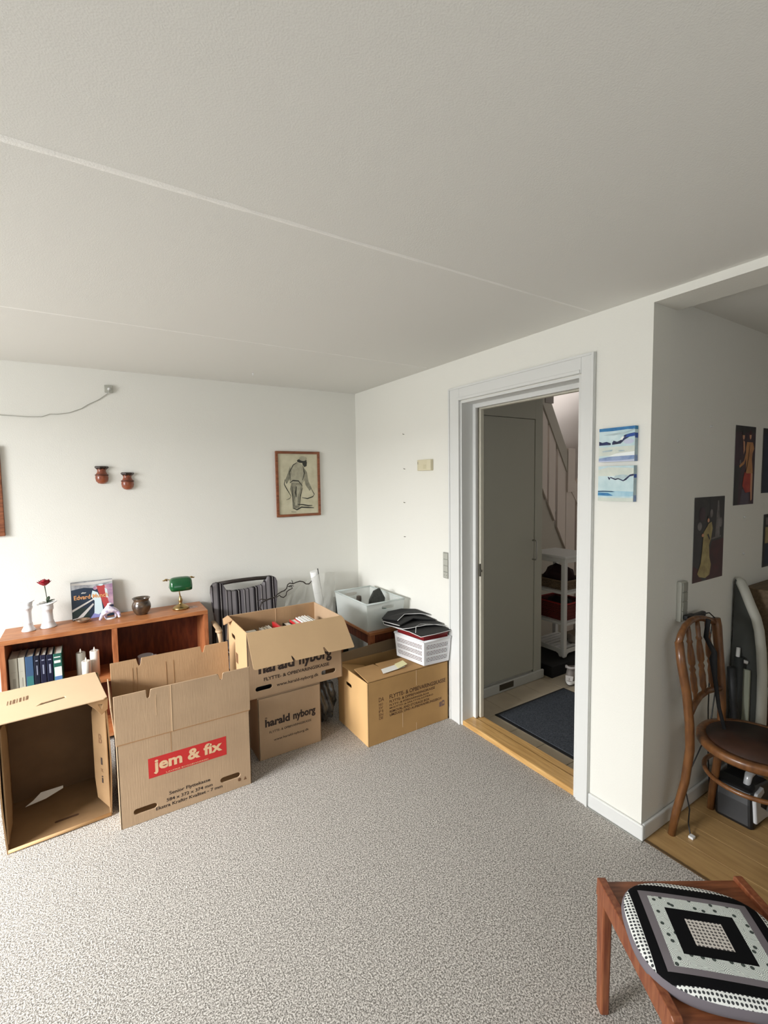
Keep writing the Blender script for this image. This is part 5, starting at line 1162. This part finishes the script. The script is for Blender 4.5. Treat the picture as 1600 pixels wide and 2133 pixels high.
# small shallow dish
o = MB().lathe([(0.0,0.0),(0.016,0.0),(0.026,0.006),(0.036,0.014),(0.040,0.022),(0.037,0.022),(0.026,0.012),(0.0,0.008)], seg=26, sy=0.8).build('shallow_dish', mat('brown_glazed_dish', (150,122,96), 0.3, rgb2=(96,74,58), vscale=30, coat=0.4), smooth=True)
o.location = (-2.022,-0.135,ZS); tag(o, 'small shallow brown dish in front of the art book', 'dish')
def figurine():
    t = thing('figurine', 'small white and lilac patterned four-legged animal figurine beside the art book', 'figurine', (-1.880,-0.15,ZS))
    Mf = mat('patterned_porcelain', (232,226,236), 0.35, rgb2=(176,164,196), vscale=55, coat=0.3, detail=1, lo=0.40, hi=0.52)
    bm = bmesh.new(); verts = {}; rad = {}
    J = {'c1':((-0.020,0,0.062),0.020),'c2':((0.018,0,0.064),0.020),'n':((-0.006,0.0,0.082),0.012),'h':((0.004,0,0.10),0.009),'r':((0.040,0,0.056),0.015),
         'f1':((-0.036,-0.010,0.040),0.013),'f1b':((-0.050,-0.014,0.012),0.009),'f1c':((-0.053,-0.014,0.004),0.008),'b1':((0.052,-0.008,0.034),0.011),'b1b':((0.054,-0.008,0.012),0.010),'b1c':((0.054,-0.008,0.004),0.009),
         'f2':((-0.022,0.014,0.035),0.010),'f2c':((-0.020,0.016,0.005),0.009),'b2':((0.036,0.014,0.032),0.010),'b2c':((0.034,0.016,0.005),0.009)}
    E = [('c1','c2'),('c1','n'),('n','h'),('c2','r'),('c1','f1'),('f1','f1b'),('f1b','f1c'),('r','b1'),('b1','b1b'),('b1b','b1c'),('c1','f2'),('f2','f2c'),('r','b2'),('b2','b2c')]
    me = bpy.data.meshes.new('body'); ks = list(J); me.from_pydata([J[k][0] for k in ks], [(ks.index(a), ks.index(b)) for a, b in E], [])
    o = finish('body', me, Mf, t, smooth=True); md = o.modifiers.new('skin','SKIN'); md.use_smooth_shade = True
    me.skin_vertices or me.skin_vertices.new()
    for i, k in enumerate(ks):
        sv = me.skin_vertices[0].data[i]; sv.radius = (J[k][1], J[k][1]); sv.use_root = (k == 'c1')
    md = o.modifiers.new('sub','SUBSURF'); md.levels = 2; md.render_levels = 2
    MB().lathe([(0.0,0.0),(0.012,0.002),(0.014,0.006),(0.006,0.010),(0.0,0.010)], (0.006,0.0,0.094), 14, sx=1.2).build('ears', Mf, t, smooth=True)
    MB().lathe([(0.0,0.0),(0.030,0.0),(0.031,0.006),(0.028,0.008),(0.0,0.008)], (0.006,0.01,0.0), 20, sy=0.7).build('base', M_ceramic, t, smooth=True)
figurine()
# brown glazed pot with flared rim
t = thing('clay_pot', 'small dark brown glazed pot with a flared rim on the bookcase', 'pot', (-1.698,-0.136,ZS))
MB().lathe([(0.0,0.0),(0.033,0.0),(0.036,0.006),(0.048,0.022),(0.056,0.045),(0.056,0.060),(0.050,0.078),(0.044,0.088),(0.048,0.100),(0.054,0.106),(0.051,0.108),(0.041,0.092),(0.044,0.078),(0.050,0.055),(0.044,0.026),(0.030,0.008),(0.0,0.006)], seg=36).build('body', mat('metallic_brown_glaze', (92,74,56), 0.28, rgb2=(56,44,36), vscale=22, coat=0.5, lo=0.42, hi=0.6), t, smooth=True)
# banker's lamp
def bankers_lamp():
    t = thing('desk_lamp', 'brass desk lamp with a green glass shade near the right end of the bookcase', 'lamp', (-1.463,-0.149,ZS))
    MB().lathe([(0.0,0.0),(0.048,0.0),(0.052,0.004),(0.051,0.010),(0.044,0.017),(0.030,0.025),(0.014,0.033),(0.009,0.040),(0.012,0.050),(0.014,0.060),(0.010,0.070),(0.007,0.078),(0.009,0.084),(0.0,0.086)], seg=36).build('base', M_brass, t, smooth=True)
    MB().tube([(0,0,0.084),(-0.004,0,0.11),(-0.006,0,0.19)], 0.0038, 12).build('stem', M_brass, t, smooth=True)
    # half-barrel shade, opening downwards: rounded box shell
    Mg = mat('green_glass_shade', (10,92,46), 0.12, rgb2=(6,76,38), vscale=6, coat=0.6)
    n, m = 16, 20; vs = []; fs = []; L = 0.074
    for i in range(n+1):
        s = -1 + 2*i/n; x = L*s; k = (1-abs(s)**6)**0.35*0.96+0.04*(1-abs(s)); k = max(k, 0.0)
        for j in range(m+1):
            a = math.pi*(j/m)*1.0; cy = 0.055*math.cos(a); cz = 0.062*math.sin(a)**0.8
            vs.append((x, cy*k-0.004, 0.150 + 0.03*(0) + (cz)*k*1.0 + (0.034 if True else 0)*0))
    for i in range(n):
        for j in range(m): a = i*(m+1)+j; fs.append((a,a+1,a+m+2,a+m+1))
    # shade hangs: front skirt reaches lower
    vs2 = [(x, y, z + (-0.012 if y < -0.03 else 0.0)*min(1,(-y-0.03)/0.02 if y < -0.03 else 0)) for x, y, z in vs]
    vs2 = [(x, y, 0.150 + (z-0.150)*1.05) for x, y, z in vs2]
    o = MB().add(vs2, fs).build('lamp_shade', Mg, t, smooth=True); md = o.modifiers.new('th','SOLIDIFY'); md.thickness = 0.003
    o.location = (-0.004, 0, 0.022); o.rotation_euler = (math.radians(12), 0, 0)
    o.location = (-0.004, -0.030, 0.022)
    for s in (-1, 1):
        MB().tube([(s*0.070-0.004,0.0,0.205),(s*0.082-0.004,0.0,0.208),(s*0.094-0.004,0.0,0.203),(s*0.100-0.004,0.0,0.206)], [0.009,0.007,0.004,0.003], 10).build('finial', M_brass, t, smooth=True)
    MB().tube([(-0.07,0,0.206),(0.062,0,0.206)], 0.004, 8).build('crossbar', M_brass, t, smooth=True)
    MB().lathe([(0.0,0.0),(0.012,0.004),(0.014,0.02),(0.0,0.034)], (-0.004,0,0.165), 14).build('bulb', M_white, t, smooth=True)
bankers_lamp()
t = thing('glass_coasters', 'two small clear glass tiles lying at the right end of the bookcase', 'coaster', (-1.388,-0.16,ZS))
Mgc = clear_plastic('clear_glass_tile', (214,196,186), 0.55, 0.1)
MB().box((-0.022,-0.028,0.0),(0.004,0.028,0.004)).build('glass_tile', Mgc, t, bevel=0.001).rotation_euler = (0,0,0.15)
MB().box((0.007,-0.028,0.0),(0.026,0.028,0.004)).build('glass_tile', Mgc, t, bevel=0.001).rotation_euler = (0,0,0.15)

# books in the left compartment
spec = [(-2.378,0.040,0.208,(184,180,164),'wide cream-backed book, leftmost in the low bookcase'),(-2.336,0.030,0.208,(196,194,180),'second cream-backed book from the left'),(-2.304,0.037,0.206,(62,90,124),'bright blue-backed book with a teal lower half'),
        (-2.265,0.026,0.204,(26,30,46),'black-blue book right of the bright blue one'),(-2.237,0.028,0.202,(34,36,58),'dark navy book with pale spine bands, middle of the dark trio'),(-2.207,0.030,0.198,(26,30,52),'dark navy book left of the green-topped one'),(-2.175,0.042,0.196,(44,98,86),'book with a green, white and blue spine, rightmost of the row')]
for i, (bx, bw, bh, c, lb) in enumerate(spec):
    b = thing('book', lb, 'book', (bx, -0.262, ZL), 0, 'books standing in the bookcase')
    m = mat('spine_%d' % i, c, 0.35); d = 0.165
    MB().plate([(0,0.002),(0.003,0),(bw-0.003,0),(bw-0.0005,0.002),(bw-0.0005,d),(bw-0.003,d),(bw-0.003,0.004),(0.003,0.004),(0.003,d),(0,d)], [], lambda a_,c_: Vector((a_,c_,0)), (0,0,bh)).build('cover', m, b, smooth=False)
    MB().box((0.0033,0.0045,0.003),(bw-0.0036,d-0.005,bh-0.004)).build('pages', mat('page_edges', (232,228,214), 0.85), b)
    mb = MB(); f = lambda a_, b_: Vector((a_, -0.0006, b_))
    w0, w1 = 0.0035, bw-0.004
    if i == 2: put_poly(mb, rect(w0,0.002,w1,bh*0.45), f, 0); mm = [mat('teal_spine', (60,120,120), 0.35)]
    elif i == 6: put_poly(mb, rect(w0,bh*0.32,w1,bh*0.60), f, 0); put_poly(mb, rect(w0,0.002,w1,bh*0.32), f, 1); put_poly(mb, rect(w0,bh*0.88,w1*0.9,bh*0.91), f, 0); put_poly(mb, rect(w0,bh*0.72,w1*0.9,bh*0.80), f, 0); mm = [M_paper, mat('blue_spine', (92,128,176), 0.35)]
    elif i in (0,1): put_poly(mb, rect(w0+0.006,bh*0.62,w1-0.006,bh*0.63), f, 0); put_poly(mb, rect(w0+0.01,bh*0.2,w1-0.008,bh*0.45), f, 0); mm = [mat('faded_spine_print', (160,156,142), 0.6)]
    else: put_poly(mb, rect(w0+0.004,bh*0.84,w1-0.004,bh*0.87), f, 0); put_poly(mb, rect(w0+0.007,bh*0.45,w1-0.007,bh*0.72), f, 0); mm = [mat('pale_spine_print', (150,156,176), 0.4)]
    mb.build_raw('spine_print', mm, b)
# candles
for x, y, r, hh, lb, m in ((-2.043,-0.19,0.025,0.158,'grey wax pillar candle with flame-shaped tip, left of the three',mat('grey_wax', (176,172,160), 0.5)),(-1.972,-0.20,0.025,0.158,'taller white pillar candle with flame-shaped tip, right of the three',mat('white_wax', (236,232,222), 0.5)),(-2.017,-0.247,0.023,0.118,'short white pillar candle in front of the two tall ones',mat('white_wax', (236,232,222), 0.5))):
    t = thing('led_candle', lb, 'candle', (x, y, ZL), 0, 'pillar candles in the bookcase')
    MB().lathe([(0.0,0.0),(r,0.0),(r,hh-0.003),(r-0.003,hh),(r-0.008,hh-0.002),(0.0,hh-0.005)], seg=28).build('wax_body', m, t, smooth=True)
    MB().lathe([(0.002,0.0),(0.0055,0.008),(0.005,0.014),(0.002,0.024),(0.0,0.028)], (0,0,hh-0.005), 12, sy=0.5).build('flame_tip', mat('flame_plastic', (246,240,226), 0.4), t, smooth=True)
# mug on the right lower shelf
t = thing('mug', 'grey-white mug on the right-hand shelf of the bookcase', 'mug', (-1.692,-0.17,ZL))
MB().lathe([(0.0,0.0),(0.036,0.0),(0.044,0.01),(0.046,0.054),(0.047,0.056),(0.044,0.056),(0.042,0.012),(0.0,0.008)], seg=30).build('body', mat('grey_white_glaze', (214,214,220), 0.25, coat=0.3), t, smooth=True)
MB().tube([(0.045,0,0.048),(0.062,0,0.047),(0.068,0,0.032),(0.060,0,0.016),(0.044,0,0.014)], 0.0045, 10).build('handle', _M['grey_white_glaze'], t, smooth=True)

# ------------------------------------------------------------ right: bentwood chair, ironing board, cleaner, footstool
def bentwood_chair():
    t = thing('bentwood_chair', 'brown bentwood chair with turned spindles and a round seat against the alcove wall', 'chair', (0.33,-2.72,0.0))
    def L(*p): return [(x-0.33, y+2.72, z) for x, y, z in p]
    M = M_bent; sc = (0.36,-2.757)
    # back posts running into the rear legs
    MB().tube(L((0.138,-2.545,0.0),(0.150,-2.555,0.10),(0.172,-2.578,0.25),(0.176,-2.592,0.40),(0.160,-2.594,0.52),(0.148,-2.585,0.65),(0.132,-2.568,0.78),(0.128,-2.558,0.87)), [0.015,0.016,0.017,0.018,0.018,0.018,0.018,0.017], 14).build('rear_leg', M, t, smooth=True)
    MB().tube(L((0.462,-2.562,0.0),(0.462,-2.568,0.10),(0.458,-2.585,0.25),(0.452,-2.597,0.40),(0.452,-2.597,0.52),(0.456,-2.588,0.65),(0.462,-2.572,0.78),(0.466,-2.560,0.88),(0.462,-2.556,0.915)), [0.015,0.016,0.017,0.017,0.017,0.018,0.019,0.021,0.019], 14).build('rear_leg', M, t, smooth=True)
    # hoop
    MB().tube(L((0.128,-2.556,0.862),(0.152,-2.553,0.895),(0.19,-2.550,0.925),(0.24,-2.548,0.94),(0.29,-2.547,0.942),(0.35,-2.548,0.932),(0.41,-2.550,0.915),(0.462,-2.553,0.895)), [0.014,0.014,0.013,0.013,0.013,0.013,0.014,0.015], 12).build('top_hoop', M, t, smooth=True)
    # lower back bow
    MB().tube(L((0.170,-2.590,0.555),(0.215,-2.586,0.585),(0.27,-2.582,0.605),(0.34,-2.580,0.61),(0.40,-2.584,0.605),(0.45,-2.590,0.60)), 0.013, 12).build('back_bow', M, t, smooth=True)
    for k, (xa, xb) in enumerate(((0.215,0.236),(0.30,0.312),(0.385,0.392))):
        A = Vector(L((xb,-2.582,0.60))[0]); B = Vector(L((xa,-2.550,0.93))[0])
        prof = [(0.0,0.009),(0.08,0.008),(0.12,0.013),(0.20,0.012),(0.28,0.0135),(0.36,0.009),(0.40,0.013),(0.44,0.008),(0.48,0.014),(0.56,0.0145),(0.66,0.012),(0.74,0.009),(0.77,0.013),(0.80,0.009),(0.90,0.010),(1.0,0.008)]
        MB().tube([A.lerp(B, s) for s, r in prof], [r for s, r in prof], 12).build('spindle', M, t, smooth=True)
    # seat
    cx, cy = sc[0]-0.33, sc[1]+2.72
    MB().lathe([(0.0,0.0),(0.17,0.0),(0.17,0.012),(0.0,0.016)], (cx,cy,0.442), 48).build('seat', M_bentseat, t, smooth=True)
    MB().lathe([(0.165,0.0),(0.198,0.0),(0.206,0.010),(0.206,0.028),(0.200,0.036),(0.166,0.036),(0.165,0.0)], (cx,cy,0.416), 48, close=True).build('seat_rim', M, t, smooth=True)
    # front legs and ring
    for x, y in ((0.245,-2.895),(0.49,-2.90)):
        MB().tube(L((x,y,0.42),(x+(x-0.36)*0.12,y-0.02,0.2),(x+(x-0.36)*0.3,y-0.04,0.0)), [0.017,0.015,0.012], 12).build('front_leg', M, t, smooth=True)
    n = 40
    MB().tube([(cx+0.172*math.cos(2*math.pi*i/n), cy+0.172*math.sin(2*math.pi*i/n), 0.30) for i in range(n+1)], 0.0095, 10).build('ring_stretcher', M, t, smooth=True)
bentwood_chair()
# black cloth strap hanging from the chair's top
t = MB().tube([(0.345,-2.575,0.935),(0.350,-2.565,0.85),(0.352,-2.60,0.79),(0.348,-2.598,0.76),(0.352,-2.605,0.68),(0.352,-2.625,0.55),(0.350,-2.65,0.462)], [(0.006,0.010),(0.006,0.010),(0.007,0.012),(0.010,0.016),(0.005,0.010),(0.005,0.008),(0.005,0.008)], 10).build('black_strap', M_black, smooth=True)
tag(t, 'black strap hanging down between the spindles of the bentwood chair', 'strap')
t = MB().tube([(0.480,-2.535,0.90),(0.489,-2.525,0.80),(0.508,-2.52,0.65),(0.53,-2.51,0.45),(0.535,-2.515,0.20),(0.53,-2.53,0.02)], 0.003, 8).build('cable', M_blk, smooth=True)
tag(t, 'thin black cord running down behind the right post of the bentwood chair', 'cable')

def ironing_board():
    t = thing('ironing_board', 'folded white ironing board standing on edge against the alcove wall', 'ironing board', (0.80,-2.53,0.0))
    Mc = mat('board_cover_white', (196,196,186), 0.7); Mu = mat('board_underside', (60,62,58), 0.7)
    # outline in the y-z plane: nose up against the wall
    out = [(-2.5,1.045),(-2.515,1.03),(-2.535,0.985),(-2.560,0.92),(-2.585,0.86),(-2.600,0.80),(-2.612,0.70),(-2.620,0.58),(-2.622,0.45),(-2.620,0.30),(-2.610,0.16),(-2.595,0.06),(-2.50,0.05),(-2.495,0.5)]
    f = lambda a, b: Vector((0.0, a+2.53, b))
    MB().plate(out, [], f, (0.05,0,0)).build('board', Mu, t)
    edge = [(0.025, a+2.53, b) for a, b in out[0:12]]
    MB().tube(edge, [(0.014,0.018)]+[(0.020,0.032)]*10+[(0.016,0.026)], 14).build('padded_cover_edge', Mc, t, smooth=True)
    MB().tube([(0.085,-0.085,0.50),(0.087,-0.085,0.30),(0.085,-0.08,0.05)], 0.011, 12).build('leg_tube', Mc, t, smooth=True)
    MB().tube([(-0.012,0.0,0.70),(-0.03,-0.005,0.66),(-0.03,-0.01,0.645),(-0.01,-0.04,0.635)], 0.009, 10).build('locking_hook', M_white, t, smooth=True)
    MB().box((-0.022,-0.055,0.22),(-0.004,0.0,0.60)).build('leg_plate', mat('green_grey_plate', (150,154,136), 0.6), t, bevel=0.004)
    MB().tube([(-0.035,-0.012,0.66),(-0.04,-0.01,0.40),(-0.045,-0.005,0.012)], [0.020,0.024,0.022], 12).build('leg_foot', mat('dark_green_black', (34,38,38), 0.5), t, smooth=True)
ironing_board()
def cabinet():
    x0, x1, y0, y1, h = 0.93, 1.75, -2.62, -2.489, 0.985
    t = thing('wooden_panel', 'dark wooden cupboard behind the ironing board at the right edge', 'cupboard', (x0,y0,0.0))
    w = x1-x0; d = y1-y0
    m = mat('shaded_brown_wood', (112,92,66), 0.6, rgb2=(92,74,52), vscale=8, vstretch=(1,8,8)); m2 = mat('brown_red_wood', (96,58,36), 0.6, rgb2=(76,42,26), vscale=8, vstretch=(1,8,8))
    MB().box((0,0.012,0),(w,d,h)).build('body', m, t, bevel=0.004)
    MB().box((0.01,0.0,0.72),(w-0.01,0.012,h-0.008)).build('door', m, t, bevel=0.003)
    dr = MB().box((0.01,0.0,0.10),(w-0.01,0.012,0.712)).build('door', m2, t, bevel=0.003)
    MB().tube([(0.10,-0.003,0.655),(0.16,-0.012,0.648),(0.22,-0.003,0.64)], 0.005, 8).build('handle', mat('dark_handle', (48,22,16), 0.5), dr, smooth=True)
cabinet()
o = MB().plate([(0,0),(0.20,0.0),(0.22,0.13),(0.02,0.15)], [], lambda a,b: Vector((a,-0.0,b)), (0,-0.02,0)).build('red_cloth', mat('dark_red_cloth', (124,30,28), 0.9), bevel=0.006); o.location = (1.02,-2.625,0.44); tag(o, 'dark red cloth hanging in front of the dark wooden cupboard', 'cloth')

def cleaner():
    t = thing('vacuum_cleaner', 'black and silver vacuum cleaner on the floor under the bentwood chair', 'vacuum cleaner', (0.585,-2.655,0.0))
    Ms = mat('silver_plastic', (190,192,194), 0.3, metal=0.2)
    def Lp(x,y,z): return (x-0.585, y+2.655, z)
    prof = [(0.44,0.0),(0.46,0.10),(0.475,0.155),(0.53,0.17),(0.66,0.15),(0.74,0.09),(0.75,0.0)]
    MB().plate(prof, [], lambda a,b: Vector(Lp(a, -2.735+0.02*(b/0.17), b)), (0,0.15,0)).build('body', M_blk, t, bevel=0.018, segs=3)
    MB().plate([(0.462,0.03),(0.475,0.12),(0.50,0.150),(0.57,0.155),(0.575,0.13),(0.53,0.12),(0.52,0.09),(0.60,0.035),(0.585,0.02)], [], lambda a,b: Vector(Lp(a, -2.747+0.02*(b/0.17), b)), (0,0.02,0)).build('silver_shell', Ms, t, bevel=0.006, segs=2)
    MB().plate([(0.575,0.022),(0.70,0.10),(0.695,0.11),(0.57,0.032)], [], lambda a,b: Vector(Lp(a, -2.748+0.02*(b/0.17), b)), (0,0.01,0)).build('silver_trim', Ms, t, bevel=0.002)
    MB().tube([Lp(0.52,-2.68,0.16),Lp(0.54,-2.68,0.20),Lp(0.60,-2.68,0.21),Lp(0.66,-2.68,0.19),Lp(0.67,-2.68,0.15)], [0.014,0.016,0.018,0.016,0.014], 12).build('handle', Ms, t, smooth=True)
    MB().tube([Lp(0.70,-2.60,0.12),Lp(0.72,-2.565,0.25),Lp(0.71,-2.545,0.45),Lp(0.70,-2.535,0.62)], [0.020,0.018,0.016,0.018], 12).build('hose', mat('black_hose', (26,28,30), 0.5), t, smooth=True)
cleaner()

def quilt_mat():
    m = mat('quilted_cushion', (230,232,228), 0.9, spec=0.1); N, L, b = MIX(m)
    tc = N.new('ShaderNodeTexCoord'); mp = N.new('ShaderNodeMapping'); mp.vector_type = 'POINT'
    mp.inputs['Rotation'].default_value = (0,0,0); L.new(tc.outputs['Object'], mp.inputs[0])
    sp = N.new('ShaderNodeSeparateXYZ'); L.new(mp.outputs[0], sp.inputs[0])
    def M(op, a, b_=None, c=None):
        n = N.new('ShaderNodeMath'); n.operation = op
        for i, v in enumerate((a, b_, c)):
            if v is None: continue
            if isinstance(v, (int, float)): n.inputs[i].default_value = v
            else: L.new(v, n.inputs[i])
        return n.outputs[0]
    ax = M('ABSOLUTE', sp.outputs[0]); ay = M('ABSOLUTE', sp.outputs[1])
    def inside(hx, hy): return M('MULTIPLY', M('LESS_THAN', ax, hx), M('LESS_THAN', ay, hy))
    # tiny oval dots
    v = N.new('ShaderNodeTexVoronoi'); v.voronoi_dimensions = '2D'; v.inputs['Scale'].default_value = 112; v.inputs['Randomness'].default_value = 0.12; L.new(mp.outputs[0], v.inputs['Vector'])
    dots = M('LESS_THAN', v.outputs['Distance'], 0.34)
    v2 = N.new('ShaderNodeTexVoronoi'); v2.voronoi_dimensions = '2D'; v2.inputs['Scale'].default_value = 34; L.new(mp.outputs[0], v2.inputs['Vector'])
    w = M('SINE', M('MULTIPLY', v2.outputs['Distance'], 62.0)); fl = M('MULTIPLY', M('GREATER_THAN', w, 0.6), 0.8); core = M('LESS_THAN', v2.outputs['Distance'], 0.16); flo_ = M('MAXIMUM', fl, core)
    def mixc(fac, a, b_):
        n = N.new('ShaderNodeMix'); n.data_type = 'RGBA'; L.new(fac, n.inputs[0])
        for i, c in ((6, a), (7, b_)):
            if isinstance(c, tuple): n.inputs[i].default_value = s2l(c)+(1,)
            else: L.new(c, n.inputs[i])
        return n.outputs[2]
    dotc = mixc(dots, (236,238,234), (66,68,70)); flc = mixc(flo_, (226,232,226), (70,78,74))
    dotin = mixc(dots, (214,208,200), (96,92,90))
    c = mixc(inside(0.156,0.134), dotc, (16,16,18)); c = mixc(inside(0.132,0.110), c, (120,114,118)); c = mixc(inside(0.112,0.095), c, flc); c = mixc(inside(0.080,0.0625), c, (16,16,18)); c = mixc(inside(0.042,0.036), c, dotin)
    L.new(c, b.inputs['Base Color']); return m
def footstool():
    o = Vector((-0.746,-2.76,0)); a = Vector((0.8431,-0.5378,0)); bdir = Vector((-0.5378,-0.8431,0))
    rz = math.atan2(a.y, a.x)   # local +x = a, local -y = b
    t = thing('footstool', 'low reddish teak stool with raised edges in the bottom right corner', 'stool', (o.x,o.y,0.0), rz)
    Wd, D, h = 0.426, 0.368, 0.400
    MB().box((0.012,-D+0.006,h-0.032),(Wd-0.012,-0.002,h-0.014)).build('top', M_redteak, t, bevel=0.003)
    for x in (0.0, Wd-0.026):
        s = 1 if x == 0 else -1
        MB().plate([(0.004,h-0.055),(0.0,h-0.003),(-0.006,h),(-D+0.008,h),(-D,h-0.006),(-D+0.004,h-0.055)], [], lambda p,q: Vector((x, p, q)), (0.024,0,0)).build('raised_edge', M_redteakv, t, bevel=0.005, segs=3)
        for y0_ in (-0.044, -D):
            mb = MB(); e = 0.006
            yy0, yy1 = (y0_, y0_+0.044)
            mb.hexa([(x+0.001,yy0+e,0),(x+0.027,yy0+e,0),(x+0.027,yy1-e,0),(x+0.001,yy1-e,0),(x,yy0,h-0.05),(x+0.028,yy0,h-0.05),(x+0.028,yy1,h-0.05),(x,yy1,h-0.05)])
            mb.build('leg', M_redteakv, t, bevel=0.005, segs=2)
    for yy in (-0.020, -D+0.006): MB().box((0.024,yy,h-0.075),(Wd-0.024,yy+0.014,h-0.032)).build('apron', M_redteak, t, bevel=0.002)
    # cushion
    ct = thing('cushion', 'round-cornered black, grey and white quilted cushion on the low stool', 'cushion', tuple(o + a*0.186 + bdir*0.208 + Vector((0,0,h-0.0135))), rz + math.radians(-11.5))
    M_q = quilt_mat(); n = 64; top = []; rings = []
    def loop(s, z):
        L_ = []
        for i in range(n):
            th = 2*math.pi*i/n; c, s_ = math.cos(th), math.sin(th); p = 2.8
            r = (abs(c)**p/(0.190**p) + abs(s_)**p/(0.163**p))**(-1/p)
            L_.append((r*c*s, r*s_*s, z))
        return L_
    def lo(mb, rs, cap):
        vs = [p for r in rs for p in r]; fs = []
        for i in range(len(rs)-1):
            for j in range(n): q = i*n+j; k = i*n+(j+1)%n; fs.append((q,k,k+n,q+n))
        if cap: fs.append(tuple(range((len(rs)-1)*n, len(rs)*n)))
        mb.add(vs, fs)
    mb = MB(); lo(mb, [loop(0.97,0.030), loop(0.94,0.034), loop(0.86,0.0385), loop(0.6,0.042), loop(0.3,0.043), loop(0.05,0.043)], True); mb.build('quilted_top', M_q, ct, smooth=True)
    mb = MB(); lo(mb, [loop(0.92,0.0), loop(0.985,0.006), loop(1.0,0.015), loop(0.99,0.025), loop(0.969,0.0302)], False); mb.add(loop(0.92,0.0), [tuple(range(n))]); mb.build('side_band', mat('mauve_grey_band', (112,106,112), 0.9), ct, smooth=True)
footstool()
